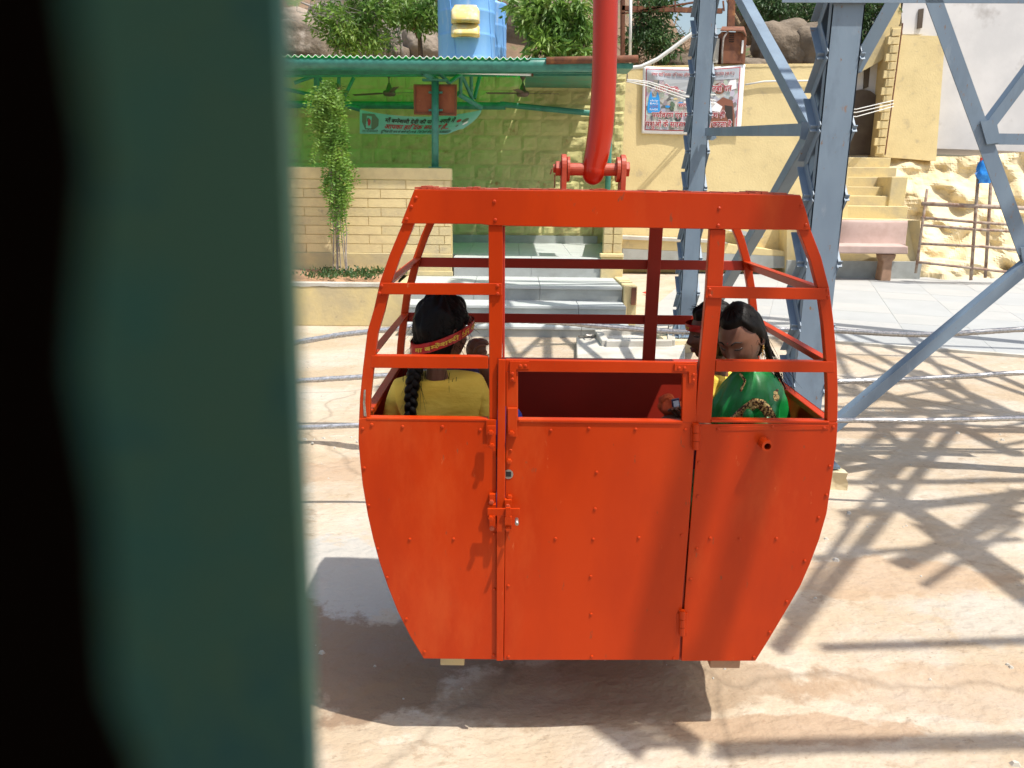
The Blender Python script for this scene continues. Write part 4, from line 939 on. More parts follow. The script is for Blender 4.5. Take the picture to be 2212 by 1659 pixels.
# which side is inward is fixed by the sign above; check helper
# roof band
fp([(895,409),(1300,412),(1530,417),(1730,422),(1742,458),(1752,497),(1535,495),(1370,492),(1240,491),(1058,487),(1040,484),(866,483)], 'roof_band', Y0-.004, .006)
b = MB()
zt_ = (LS[0][1]+RS[0][1])/2
b.prism([Vector((LS[0][0]+.004, Y0+.003, LS[0][1]-.001)), Vector((RS[0][0]-.004, Y0+.003, RS[0][1]-.001)), Vector((RS[0][0]-.004, Y1, RS[0][1]-.001)), Vector((LS[0][0]+.004, Y1, LS[0][1]-.001))], (0, 0, -.012)); b.build('roof_sheet', PINRED, cab)
b = MB()     # torn flaky edge of the roof sheet
for i in range(60):
    t = i/60; x_ = LS[0][0]+(RS[0][0]-LS[0][0])*t; z_ = LS[0][1]+(RS[0][1]-LS[0][1])*t; h_ = max(0, .006+.009*nz(i, 0, 0, .4)); w__ = (RS[0][0]-LS[0][0])/60*.95
    b.box((x_, Y0+.006+.012*abs(nz(i, 4, 0, .5)), z_), (x_+w__, Y0+.2, z_+h_))
b.build('torn_edge', PINRED, cab)
b = MB()
for S in (LS, RS):
    sx = .02 if S is LS else -.02
    b.prism([Vector((S[0][0], Y0+.005, S[0][1]-.012)), Vector((S[2][0], Y0+.005, S[2][1])), Vector((S[2][0]+sx*.2, Y0+.005, S[2][1])), Vector((S[0][0]+sx*.2, Y0+.005, S[0][1]-.012))], (0, Y1-Y0-.01, 0))
b.build('roof_end', ORANGE, cab)
b = MB(); zb1 = (LS[2][1]+RS[2][1])/2
b.prism([(LS[0][0], Y1-.006, zt_-.012), (RS[0][0], Y1-.006, zt_-.012), (RS[2][0], Y1-.006, zb1), (LS[2][0], Y1-.006, zb1)], (0, .006, 0)); b.build('rear_roof_band', ORANGE_IN, cab)
# window posts
fp([(1055,487),(1086,487),(1086,700),(1084,775),(1075,775),(1074,908),(1057,908),(1056,700)], 'window_post', Y0+.002, .03)
fp([(1086,489),(1091,489),(1090,775),(1085,775)], 'post_flange', Y0+.012, .03, ORANGE_IN)
fp([(1534,495),(1568,496),(1560,640),(1546,780),(1536,914),(1501,914),(1512,780),(1525,640)], 'window_post', Y0+.002, .03)
# rails
fp([(820,611),(1084,612),(1084,638),(816,636)], 'rail', Y0-.006, .006); fp([(802,768),(1055,770),(1055,797),(799,795)], 'rail', Y0+.002, .03)
fp([(1527,618),(1786,623),(1791,648),(1523,644)], 'rail', Y0-.006, .006); fp([(1547,779),(1803,781),(1803,805),(1545,803)], 'rail', Y0+.002, .03)
for z_, y_ in (((xz((820,612))[1]+xz((1786,622))[1])/2, 0), ((xz((802,768))[1]+xz((1803,781))[1])/2, 1)):
    hz = .042; pass
    def sx_at(S, z):
        for i in range(len(S)-1):
            if S[i][1] >= z >= S[i+1][1]:
                t = (S[i][1]-z)/(S[i][1]-S[i+1][1]); return S[i][0]+(S[i+1][0]-S[i][0])*t
    xl, xr = sx_at(LS, z_), sx_at(RS, z_)
    b = MB(); b.box((xl+.02, Y1-.012, z_-.045), (xr-.02, Y1-.004, z_)); b.build('rear_rail', ORANGE_IN, cab, bevel=.002)
    for x_, sg in ((xl, 1), (xr, -1)):
        x2 = sx_at(LS if sg > 0 else RS, z_-.04)
        b = MB(); b.prism([(x_+sg*.004, Y0+.03, z_), (x_+sg*.036, Y0+.03, z_), (x_+sg*.036, Y0+.03, z_-.005), (x_+sg*.010, Y0+.03, z_-.005), (x2+sg*.010, Y0+.03, z_-.042), (x2+sg*.004, Y0+.03, z_-.042)], (0, Y1-Y0-.06, 0)); b.build('end_rail', PINRED if False else ORANGE, cab, bevel=.001)
# rear central post and rear panel
q1, q2 = P(1408, 490, Y1-.02), P(1434, 490, Y1-.02)
ZS = (xz((775,906))[1]+xz((1810,912))[1])/2; ZBt = (LS[-1][1]+RS[-1][1])/2
b = MB(); b.box((q1.x-.01, Y1-.03, ZS), (q2.x-.005, Y1-.013, zb1+.02)); b.build('rear_post', ORANGE_IN, cab, bevel=.002)
b = MB(); poly = [p for p in LS if p[1] <= ZS+.005]+[p for p in RS if p[1] <= ZS+.005][::-1]; b.prism([(a, Y1-.012, c) for a, c in poly], (0, .012, 0)); b.build('rear_panel', ORANGE_IN, cab)
b = MB(); b.box((sx_at(LS, ZS)+.02, Y1-.04, ZS-.0), (sx_at(RS, ZS)-.02, Y1+.004, ZS+.018)); b.build('rear_sill', ORANGE_IN, cab, bevel=.002)
b = MB(); b.box((sx_at(LS, ZS-.3)+.03, Y1-.018, ZS-.335), (sx_at(RS, ZS-.3)-.03, Y1-.0125, ZS-.32)); b.build('panel_seam', ORANGE_IN, cab)
# curved end walls
for S, sg in ((LS, 1), (RS, -1)):
    LO = [p for p in S if p[1] <= ZS+.01]; b = MB()
    for i in range(len(LO)-1):
        a, c = LO[i], LO[i+1]; b.add([(a[0]+sg*.001, Y0+.01, a[1]), (c[0]+sg*.001, Y0+.01, c[1]), (c[0]+sg*.001, Y1-.012, c[1]), (a[0]+sg*.001, Y1-.012, a[1]), (a[0]+sg*.005, Y0+.01, a[1]), (c[0]+sg*.005, Y0+.01, c[1]), (c[0]+sg*.005, Y1-.012, c[1]), (a[0]+sg*.005, Y1-.012, a[1])], [(3,2,1,0),(4,5,6,7)])
    b.build('end_wall', ORANGE, cab, smooth=True, fix=False)
    b = MB(); b.box((LO[0][0]+sg*.001, Y0+.02, ZS-.02), (LO[0][0]+sg*.035, Y1-.03, ZS+.004)); b.build('end_sill', ORANGE, cab, bevel=.002)
b = MB(); b.box((LS[-1][0]+.01, Y0+.01, ZBt+.002), (RS[-1][0]-.01, Y1-.01, ZBt+.014)); b.build('floor', ORANGE_IN, cab)
zs_ = ZBt+.43
for x0_, x1_ in ((sx_at(LS, zs_)+.012, LS[-4][0]+.42), (RS[-4][0]-.42, sx_at(RS, zs_)-.012)):
    b = MB(); b.box((x0_, Y0+.03, zs_), (x1_, Y1-.03, zs_+.03)); b.build('seat', ORANGE_IN, cab, bevel=.004)
# front lower panels
LOW = [p for p in Lp if p[1] >= 906]
fp([(775,905),(790,903),(1052,910),(1072,911),(1073,1425)]+[(a, c) for a, c in LOW[::-1][:-1]], 'side_panel', Y0, .006)
RO = [p for p in Rp if p[1] >= 912]
fp([(1509,917),(1810,913)]+RO[1:]+[(1472,1428),(1476,1340),(1490,1150)], 'side_panel', Y0, .006)
for q in ([(790,901),(1054,906),(1056,912),(788,908)], [(1536,908),(1792,907),(1808,913),(1510,918)]):
    b = MB(); pts = [P(a, c, Y0) for a, c in q]; z_ = sum(p.z for p in pts)/4
    b.box((pts[0].x, Y0-.002, z_-.004), (pts[1].x, Y0+.035, z_+.006)); b.build('sill', ORANGE, cab, bevel=.003, seg=2)
fp([(1550,922),(1790,919),(1790,928),(1550,931)], 'panel_lip', Y0-.002, .002)
fp([(1484,800),(1512,800),(1506,917),(1499,1000),(1484,1200),(1478,1300),(1477,1426),(1462,1426),(1464,1300),(1484,1000)], 'hinge_post', Y0+.012, .02, ORANGE_IN)
fp([(786,842),(790,842),(789,872),(792,900),(786,899),(784,870)], 'worn_patch', Y0+.0005, .003, BARE)
# cover strip at the lock side
fp([(1076,776),(1092,777),(1091,1100),(1087,1428),(1072,1428),(1073,1100)], 'cover_strip', Y0-.014, .012)
# door
door = fp([(1093,908),(1473,909),(1503,916),(1500,960),(1487,1150),(1474,1300),(1467,1426),(1088,1426)], 'door', Y0-.001, .006)
for nm, q in (('door_top_rail', [(1092,777),(1506,783),(1505,807),(1092,803)]), ('door_left_stile', [(1093,803),(1119,803),(1119,910),(1093,910)]), ('door_right_stile', [(1475,806),(1506,807),(1503,917),(1473,911)])):
    fp(q, nm, Y0-.002, .02, par=door)
b = MB(); a = P(1119, 907, Y0); c = P(1474, 909, Y0); b.box((a.x, Y0-.006, a.z-.008), (c.x, Y0+.03, a.z+.003)); b.build('door_sill', ORANGE, door, bevel=.003, seg=2)
def plate(q, nm='lock_plate', y=Y0-.012, d=.010, par=cab, mt=None): return fp(q, nm, y, d, mt, par, .0012)
def rect(a, c, e, f_): return [(a, c), (e, c), (e, f_), (a, f_)]
plate(rect(1050,907,1072,940), 'catch_plate', Y0-.010, .009); plate(rect(1053,920,1070,966), 'catch_strip', Y0-.035, .006); plate(rect(1064,964,1070,975), 'catch_tip', Y0-.034, .004)
plate(rect(1097,882,1117,944), 'handle_plate', Y0-.016, .013, door)
plate(rect(1057,1068,1070,1090), 'latch_plate', Y0-.02, .018); plate(rect(1055,1090,1071,1099), 'latch_plate', Y0-.028, .026); plate(rect(1057,1115,1070,1142), 'latch_plate', Y0-.02, .018)
plate(rect(1090,1080,1105,1097), 'latch_plate', Y0-.022, .02, door); plate(rect(1090,1117,1105,1144), 'latch_plate', Y0-.022, .02, door)
plate(rect(1053,1099,1123,1114), 'latch_bar', Y0-.050, .008); plate(rect(1092,1097,1103,1119), 'latch_keeper', Y0-.062, .010, door)
b = MB(); c = P(1116, 1109, Y0); b.tube([(c.x, Y0-.05, c.z), (c.x+.001, Y0-.085, c.z-.004)], .007, 10); b.build('latch_knob', BARE, cab, smooth=True)
for q in ([(1101,781),(1143,781),(1143,797),(1115,798),(1115,825),(1101,825)], [(1457,786),(1504,788),(1503,828),(1488,828),(1488,803),(1457,801)]): plate(q, 'corner_bracket', Y0-.008, .006, door)
for (px_, a, c) in ((1503, 915, 970), (1474, 1319, 1371)):
    b = MB(); e = P(px_, a, Y0-.008); f2 = P(px_-.5, c, Y0-.008); m1 = e.lerp(f2, .33); m2 = e.lerp(f2, .66)
    b.tube([e, m1], .0125, 12); b.tube([m1+Vector((0,0,-.002)), m2], .0125, 12); b.tube([m2+Vector((0,0,-.002)), f2], .0125, 12); b.build('hinge', ORANGE, cab, smooth=False)
    plate(rect(px_-11, a+6, px_+12, c-3), 'hinge_leaf', Y0-.005, .004)
b = MB(); c = P(1649, 955, Y0); n = 18; vs = []
for (r_, y_) in ((.021, 0), (.021, -.05), (.0125, -.05), (.0125, -.01)):
    for k in range(n): vs.append((c.x+r_*math.cos(2*math.pi*k/n), Y0+y_, c.z+r_*math.sin(2*math.pi*k/n)))
b.add(vs, [(i*n+k, i*n+(k+1) % n, (i+1)*n+(k+1) % n, (i+1)*n+k) for i in range(3) for k in range(n)]); b.build('drain_tube', ORANGE, cab, smooth=False)
b = MB(); b.lathe((c.x, Y0-.009, c.z), [(.0125, 0), (.0125, .003)], 16, 'Y'); b.build('tube_bore', BLACK, cab)
b = MB(); c = P(1098, 1024, Y0); b.lathe((c.x, Y0-.003, c.z), [(.019, 0), (.019, .0015)], 11, 'Y'); b.build('key_ring', BARE, door)
plate(rect(1092.5,1019,1104,1030), 'key_hole', Y0-.0045, .001, door, BLACK)
# bolts and rivets
rb = MB(); rb.lathe((0, 0, 0), [(.0064, 0), (.0058, -.002), (.003, -.0038)], 10, 'Y'); RIV = rb.mesh('rivet', ORANGE, smooth=False)
bb_ = MB(); bb_.lathe((0, 0, 0), [(.010, 0), (.010, -.011), (.006, -.012)], 6, 'Y'); BOLT = bb_.mesh('bolt', ORANGE)
bb_ = MB(); bb_.lathe((0, 0, 0), [(.0095, 0), (.0095, -.010), (.005, -.011)], 6, 'Y'); BOLT2 = bb_.mesh('worn_bolt', PINRED)
def riv(px_, py_, y=Y0-.001, par=cab, me=RIV, nm='rivet'):
    c = P(px_, py_, Y0); linkobj(nm, me, par, Vector((c.x, y, c.z))-wloc(par))
t7 = lambda x, y: (751+.3601*x, 896+.3601*y)
for x_, y_ in ((145,58),(90,82),(330,70),(568,70),(795,90),(100,318),(127,542),(180,803),(237,975),(352,1223),(461,1420),(373,745),(636,743),(877,712),(880,1045),(876,1440)): riv(*t7(x_, y_))
for x_, y_ in ((1218,92),(1447,80),(1727,85),(2025,88),(978,212),(1493,343),(1484,562),(1247,740),(1473,744),(1746,735),(964,1024),(1458,967),(1460,1194),(965,1448),(1464,1447),(1955,1460),(2003,722)): riv(*t7(x_, y_), y=Y0-.002, par=door)
for x_, y_ in ((1510,999),(1507,1072),(1534,1162),(1597,1164),(1677,1163),(1768,1118),(1738,1211),(1699,1299),(1662,1365),(1628,1419),(1492,1251),(1551,927),(1668,922),(1780,924),(1792,1007),(1785,1069),(1505,1185),(1800,922)): riv(x_, y_)
for x_, y_ in ((899,427),(889,446),(879,473),(1068,435),(1070,475),(1553,450),(1551,487),(1730,445),(1740,486)): riv(x_, y_, Y0-.004)
for x_, y_ in ((825,617),(820,633),(1075,617),(1075,634),(1532,625),(1533,639),(1786,626),(1788,641)): riv(x_, y_, Y0-.006)
for x_, y_ in ((1124,789),(1135,789),(1107,806),(1107,818),(1466,794),(1478,794),(1497,808),(1497,820)): riv(x_, y_, Y0-.008, door)
for x_, y_, d_, pr, me in ((1061,927,.035,cab,BOLT),(1063,955,.035,cab,BOLT),(1105,932,.016,door,BOLT),(1103,972,.002,door,RIV),(1100,995,.002,door,BOLT),(1101,1072,.002,door,BOLT),(1097,1088,.022,door,BOLT2),(1097,1136,.022,door,BOLT),(1062,1079,.02,cab,BOLT2),(1063,1135,.02,cab,BOLT2),(1061,1106,.05,cab,BOLT)):
    riv(x_, y_, Y0-d_, pr, me, 'bolt')
for x0_, x1_, mt in ((952,1003,YELP),(1534,1596,BRN)):
    a = P(x0_, 1426, Y0+.06); c = P(x1_, 1434 if x0_ < 1000 else 1440, Y0+.06); b = MB(); b.box((a.x, Y0+.05, c.z), (c.x, Y1-.05, ZBt+.001)); b.build('skid', mt, cab)
# red hanger arm and pin
YH = (Y0+Y1)/2-.1
arm = thing('hanger_arm', 'thick glossy red tube arm curving down to the pin on the cabin roof', 'arm', P(1278, 372, YH))
pl = [(1309,-700),(1308,-200),(1308,0),(1307,90),(1305,170),(1302,230),(1297,285),(1290,330),(1282,365)]
pts = [P(a, c, YH) for a, c in pl]
b = MB(); rs = [.0455]*3+[.0455,.0460,.047,.048,.047,.045]
b.tube(pts, 0, 28, rs=rs, caps=False); 
e = pts[-1]; bm = bmesh.new(); bmesh.ops.create_uvsphere(bm, u_segments=28, v_segments=16, radius=.0455)
vs = [Vector((v.co.x, v.co.y, v.co.z*1.22))+e-Vector((0, 0, .004)) for v in bm.verts]; fs = [tuple(v.index for v in f_.verts) for f_ in bm.faces]; bm.free(); b.add(vs, fs)
b.build('arm_tube', REDARM, arm, smooth=True, fix=False)
zp = P(1278, 366, YH).z
def X(px_): return P(px_, 366, YH).x
b = MB(); b.lathe((0, YH, zp), [(.0235, X(1230)), (.0235, X(1331))], 20, 'X'); b.build('sleeve', PINRED, arm, smooth=False)
def lug(xa, xb):
    b = MB(); pr = [(YH-.045, P(1218, 414, YH).z-.02), (YH+.045, P(1218, 414, YH).z-.02)]+[(YH+.045*math.cos(a), zp+.006+.05*math.sin(a)) for a in [math.pi*k/12 for k in range(13)]]
    b.prism([(X(xa), y_, z_) for y_, z_ in pr], (X(xb)-X(xa), 0, 0)); b.build('lug', PINRED, cab, bevel=.002)
lug(1212, 1223); lug(1339, 1350)
for xa, xb in ((1224.5,1230),(1331,1338)):
    b = MB(); b.lathe((0, YH, zp), [(.047, X(xa)), (.047, X(xb))], 24, 'X'); b.build('washer', PINRED, arm)
for xa, xb in ((1200,1211.5),(1350.5,1358.5)):
    b = MB(); b.lathe((0, YH, zp+.002), [(.031, X(xa)), (.031, X(xb))], 6, 'X'); b.build('nut', PINRED, arm, bevel=.002)
b = MB(); b.lathe((0, YH, zp+.002), [(.016, X(1195)), (.016, X(1201))], 16, 'X'); b.build('pin_end', PINRED, arm)
b = MB(); c = Vector((X(1198), YH, zp)); b.tube([c+Vector((0,-.02,.012)), c+Vector((-.012,-.025,-.002)), c+Vector((-.018,-.022,-.02))], .0025, 6); b.tube([c+Vector((0,-.02,-.02)), c+Vector((.001,-.022,-.07))], .0025, 6); b.build('cotter_pin', RUST, arm)

# ================================================================== THE CABIN THE CAMERA SITS IN
cc = thing('viewing_cabin', 'dark teal window post of the near cabin, out of focus at left', 'cable car', (-.12, .1, 0.3))
def npoly(px, y, d, nm, mt):
    b = tri_prism(px, y, d); o = b.build(nm, mt, cc, bevel=.001); return o
npoly([(606,-1500),(612,-300),(618,0),(632,330),(642,600),(654,900),(668,1200),(686,1659),(715,2400),(260,2400),(-200,2400),(-300,900),(-300,-1500)], .085, .002, 'window_post', CABG)
npoly([(-900,-1500),(120,-1500),(150,0),(200,350),(160,800),(215,1100),(235,1500),(300,1659),(400,2400),(-900,2400)], .026, .0004, 'window_seal', CABD)
for (x_, y_, r_, mt) in ((.0, .0, 0, None),): pass
b = MB(); b.box((-1.0, -1.0, 2.15+.45), (1.3, .25, 2.15+.48)); b.build('cabin_roof', CABG, cc)
b = MB(); b.box((-1.0, -1.0, .3), (.9, .12, .33)); b.build('cabin_floor', CABG, cc)
b = MB(); b.box((-1.0, -1.0, .33), (.9, -.97, 2.7)); b.build('cabin_back', CABD, cc)
b = MB(); b.box((-1.0, -1.0, .33), (-.97, .1, 2.7)); b.build('cabin_side', CABD, cc)
b = MB(); b.box((-.97, .09, .33), (.9, .11, 1.1)); b.build('cabin_front', CABG, cc)
# ================================================================== PEOPLE
SKIN = mat('dark_brown_skin', (.17, .075, .043), .45, c2=(.13, .055, .032), scale=14, spec=.45, sub=.12)
HAIR = mat('black_hair', (.0045, .0035, .003), .5, spec=.16, stretch=(1, 1, .15), bump=.5, bscale=160, bdist=.003)
BROWM = mat('brow_black', (.012, .008, .007), .8)
LIP = mat('dark_lip', (.15, .035, .03), .4)
EYEW = mat('eye_white', (.16, .12, .10), .3)
YCLOTH = mat('yellow_cotton', (.88, .64, .09), .75, c2=(.80, .55, .06), scale=5, bump=.6, bscale=7, bdist=.025, stretch=(1, 1, 2.2))
PURPLE = mat('purple_cotton', (.045, .012, .10), .75, c2=(.035, .01, .07), scale=6)
GSAREE = mat('green_silk', (.006, .30, .055), .38, c2=(.004, .20, .035), scale=4, spec=.6, bump=.2, bscale=9, bdist=.01)
GOLD = mat('gold_zari', (.75, .50, .18), .35, metal=.5, c2=(.10, .04, .02), scale=90, lo=.48, hi=.52, bump=.6, bscale=120, bdist=.003)
GOLDJ = mat('gold', (.80, .52, .15), .25, metal=.9)
RBAND = mat('red_satin', (.50, .012, .008), .4, c2=(.42, .01, .008), scale=20)
OCLOTH = mat('orange_cloth', (.72, .13, .025), .8, c2=(.55, .08, .02), scale=14, bump=.3, bscale=30)
def frame(fwd, up=(0, 0, 1), roll=0):
    f = Vector(fwd).normalized(); r = f.cross(Vector(up)).normalized(); u = r.cross(f)
    if roll: u2 = u*math.cos(roll)+r*math.sin(roll); r = f.cross(u2).normalized(); u = r.cross(f)
    return Matrix((-r*-1, f*-1, u)).transposed() if False else (r, f, u)
def gs(x, z, cx, cz, sx, sz): return math.exp(-((x-cx)/sx)**2-((z-cz)/sz)**2)
def head_pt(az, el, k=1.0, hair=False):
    """az: 0 = face forward, el: -90..90"""
    ce, se = math.cos(el), math.sin(el); x, f, z = math.sin(az)*ce, math.cos(az)*ce, se
    px_, pf, pz = x*.076, f*.096, z*.118
    if pz < 0:
        t = -pz/.118; px_ *= 1-.30*t**1.5
        if pf < 0: pf *= 1-.35*t
    if not hair and pf > 0:
        w_ = sm(0, .05, pf)
        pf += w_*(.021*gs(px_, pz, 0, -.022, .013, .016)+.010*gs(px_, pz, 0, .004, .009, .022) - .009*(gs(px_, pz, -.031, .016, .017, .012)+gs(px_, pz, .031, .016, .017, .012)) + .005*gs(px_, pz, 0, .036, .05, .010)
              + .006*(gs(px_, pz, -.036, -.022, .02, .02)+gs(px_, pz, .036, -.022, .02, .02)) + .009*gs(px_, pz, 0, -.052, .024, .0055)+.010*gs(px_, pz, 0, -.064, .020, .0065) - .005*gs(px_, pz, 0, -.0575, .024, .003) + .010*gs(px_, pz, 0, -.092, .022, .016)
              + .004*(gs(px_, pz, -.031, .016, .011, .007)+gs(px_, pz, .031, .016, .011, .007))+.004*(gs(px_, pz, -.012, -.028, .007, .007)+gs(px_, pz, .012, -.028, .007, .007)))
    return Vector((px_*k, pf*k, pz*k))
class Head:
    def __init__(s, c, fwd, sc=1.0, roll=0):
        s.c = Vector(c); s.r, s.f, s.u = frame(fwd, roll=roll); s.sc = sc
    def w(s, v): return s.c + (s.r*v[0]+s.f*v[1]+s.u*v[2])*s.sc
    def face_mesh(s, b):
        nu, nv = 88, 64; vs = []
        for j in range(nv):
            el = -math.pi/2+math.pi*j/(nv-1)
            for i in range(nu): vs.append(s.w(head_pt(2*math.pi*i/nu, el)))
        b.add(vs, [(j*nu+i, j*nu+(i+1) % nu, (j+1)*nu+(i+1) % nu, (j+1)*nu+i) for j in range(nv-1) for i in range(nu)])
        for sx in (-1, 1):      # ears
            vs = []; n = 14
            for i in range(n):
                a = 2*math.pi*i/n
                for q in range(6):
                    t = 2*math.pi*q/6; rr = .0045; R = Vector((.003*math.sin(a), (.0125+rr*math.cos(t))*math.cos(a), (.024+rr*math.cos(t))*math.sin(a)))
                    vs.append(s.w(Vector((sx*(.076+rr*math.sin(t)+.004*math.cos(a)*-1), -.006, -.004))+R))
            b.add(vs, [(i*6+q, i*6+(q+1) % 6, ((i+1) % n)*6+(q+1) % 6, ((i+1) % n)*6+q) for i in range(n) for q in range(6)])
            vs = [s.w(Vector((sx*.074, -.006+.012*math.cos(2*math.pi*k/12), -.004+.022*math.sin(2*math.pi*k/12)))) for k in range(12)]; b.add(vs, [tuple(range(12))])
    def on(s, x, z, lift=.001):      # point on the face surface
        best = None
        el0 = math.asin(max(-1, min(1, z/.118)))
        for de in range(-6, 7):
            el = el0+de*.01
            for k in range(-40, 41):
                p = head_pt(k*.02, el); d = (p.x-x)**2+(p.z-z)**2
                if best is None or d < best[0]: best = (d, p)
        p = best[1]; return s.w(Vector((x, p.y+lift, z)))
    def features(s, par, smile=True, bindi=True):
        for sx in (-1, 1):
            b = MB(); b.tube([s.on(sx*(.014+.034*t), .034+.007*math.sin(math.pi*min(1, t*1.15)), .0005) for t in [k/7 for k in range(8)]], 0, 6, rs=[.0022, .003, .003, .003, .0028, .0024, .002, .001]); b.build('eyebrow', BROWM, par, smooth=True)
            b = MB(); b.tube([s.on(sx*(.018+.028*t), .011-.004*math.sin(math.pi*t), .0012) for t in [k/7 for k in range(8)]], 0, 6, rs=[.001, .0019, .0022, .0022, .0022, .0022, .0018, .001]); b.build('eyelash', BROWM, par, smooth=True)
            b = MB(); b.tube([s.on(sx*(.020+.023*t), .0125-.0035*math.sin(math.pi*t), .0006) for t in [k/5 for k in range(6)]], .0016, 6); b.build('eye', EYEW, par, smooth=True)
            b = MB(); c = s.on(sx*.0085, -.034, -.001); b.lathe(c, [(.0001, -.002), (.003, 0), (.0001, .002)], 8); b.build('nostril', BROWM, par)
        b = MB()
        b.tube([s.on(-.023+.046*t, -.0535+(.004*(2*t-1)**2), .001) for t in [k/8 for k in range(9)]], 0, 6, rs=[.001, .003, .004, .0042, .0038, .0042, .004, .003, .001])
        b.tube([s.on(-.021+.042*t, -.0635+(.006*(2*t-1)**2), .001) for t in [k/8 for k in range(9)]], 0, 6, rs=[.001, .0035, .0048, .0052, .0054, .0052, .0048, .0035, .001]); b.build('lips', LIP, par, smooth=True)
        b = MB(); b.tube([s.on(-.018+.036*t, -.0583+(.003*(2*t-1)**2), .002) for t in [k/6 for k in range(7)]], .0014, 6); b.build('teeth', EYEW, par, smooth=True)
        if bindi: b = MB(); q = s.on(0, .042, .0005); b.lathe(q, [(.0001, -.0025), (.0026, 0), (.0001, .0025)], 8); b.build('bindi', RBAND, par)
    def hair(s, par, hairline=.052, puff=0.0, seed=0, side_low=-.02, back_low=-.10):
        b = MB(); nu, nv = 72, 44; idx = {}; 
        for j in range(nv):
            el = -math.pi/2+math.pi*j/(nv-1)
            for i in range(nu):
                az = 2*math.pi*i/nu; p = head_pt(az, el, 1.0, True); n_ = p.normalized()
                back = max(0, -math.cos(az))
                t = .009+.010*back+.012*max(0, math.sin(el))+puff*(max(0, math.sin(el))*.6+back*.5)+(.0035+puff*.55)*nz(math.sin(az)*2, math.cos(az)*2, el*1.5+seed, 2.0)+(.001+puff*.10)*nz(math.sin(az)*9, math.cos(az)*9, el*2+seed, 1.5)+.0012*math.sin(az*46+el*3)
                hl = hairline if math.cos(az) > .62 else (hairline+(side_low-hairline)*sm(.62, .12, math.cos(az)) if math.cos(az) > .12 else side_low+(back_low-side_low)*sm(.12, -.35, math.cos(az)))
                ed = sm(0, .022, p.z-hl); idx[(i, j)] = (len(b.v), p.z > hl-.010); b.v.append(s.w(p+n_*(t*ed-.004*(1-ed))))
        for j in range(nv-1):
            for i in range(nu):
                q = [idx[(i, j)], idx[((i+1) % nu, j)], idx[((i+1) % nu, j+1)], idx[(i, j+1)]]
                if all(a[1] for a in q): b.f.append(tuple(a[0] for a in q))
        return b.build('hair', HAIR, par, smooth=True)
    def band(s, par, z0=.026, tilt=.10, h=.026, R=(.092, .116), mt=None):
        def pt(a, hh, lift=0):   # a: azimuth from face forward, hh: height across the band
            ra, rb = R[0]+lift, R[1]+lift
            y_ = rb*math.cos(a)-.002; return s.w(Vector((ra*math.sin(a), y_, z0+tilt*y_+hh)))
        b = MB(); n = 64
        for lift, flip in ((0, 0), (-.004, 1)):
            vs = [pt(2*math.pi*i/n, (j/4-.5)*h, lift+.0012*math.sin(j*2+i*.8)) for j in range(5) for i in range(n)]
            b.add(vs, [(j*n+i, j*n+(i+1) % n, (j+1)*n+(i+1) % n, (j+1)*n+i) for j in range(4) for i in range(n)])
        return b.build('headband', mt or RBAND, par, smooth=True, fix=False), pt
def skinned(verts, edges, radii, sub=2):
    me = bpy.data.meshes.new('t'); me.from_pydata([Vector(v) for v in verts], edges, []); o = bpy.data.objects.new('t', me); COL.objects.link(o)
    md = o.modifiers.new('s', 'SKIN'); sk = me.skin_vertices[0].data if me.skin_vertices else None
    if sk is None:
        bm = bmesh.new(); bm.from_mesh(me); bm.verts.layers.skin.verify(); bm.to_mesh(me); bm.free(); sk = me.skin_vertices[0].data
    for i, r in enumerate(radii): sk[i].radius = (r, r) if not isinstance(r, tuple) else r
    sk[0].use_root = True
    sd = o.modifiers.new('u', 'SUBSURF'); sd.levels = sub; sd.render_levels = sub
    dg = bpy.context.evaluated_depsgraph_get(); dg.update(); ev = o.evaluated_get(dg); m2 = ev.to_mesh()
    vs = [v.co.copy() for v in m2.vertices]; fs = [tuple(p.vertices) for p in m2.polygons]; ev.to_mesh_clear()
    bpy.data.objects.remove(o); bpy.data.meshes.remove(me); return vs, fs
def hand(b, wrist, d, side, sc=1.0, curl=.9):
    """palm along d, fingers curl toward 'side' direction"""
    d = Vector(d).normalized(); n = Vector(side); n = (n-d*n.dot(d)).normalized(); a = d.cross(n)
    w_ = Vector(wrist); P0 = lambda x, y, z: w_+(a*x+d*y+n*z)*sc
    vs = [P0(0, 0, 0), P0(-.012, .04, 0), P0(.012, .04, 0), P0(-.024, .075, 0), P0(.024, .075, 0), P0(0, .078, 0)]
    sv, sf = skinned([P0(0, -.01, 0), P0(0, .03, 0), P0(0, .07, 0)], [(0, 1), (1, 2)], [(.022*sc, .016*sc), (.036*sc, .014*sc), (.038*sc, .012*sc)], 2); b.add(sv, sf)
    for i, (x, L) in enumerate(((-.030, .062), (-.010, .072), (.010, .068), (.029, .052))):
        p = P0(x, .070, 0); pts = [P0(x*.8, .045, 0), p]; ang = 0
        for k in range(3):
            ang += curl*(.55+.15*i/3); seg = L*(.42, .33, .25)[k]; p = p+(d*math.cos(ang)+n*math.sin(ang))*seg*sc; pts.append(p)
        sv, sf = skinned(pts, [(k, k+1) for k in range(4)], [.0085*sc, .0088*sc, .0080*sc, .0075*sc, .0065*sc], 1); b.add(sv, sf)
    p = P0(-.030, .018, .004); pts = [P0(-.012, .012, 0), p, p+(a*-.6+d*.6+n*.35)*.034*sc, p+(a*-.25+d*.9+n*.75)*.058*sc]
    sv, sf = skinned(pts, [(0, 1), (1, 2), (2, 3)], [.011*sc, .011*sc, .0095*sc, .0078*sc], 1); b.add(sv, sf)
SEATZ = ZBt+.46; FLZ = ZBt+.014
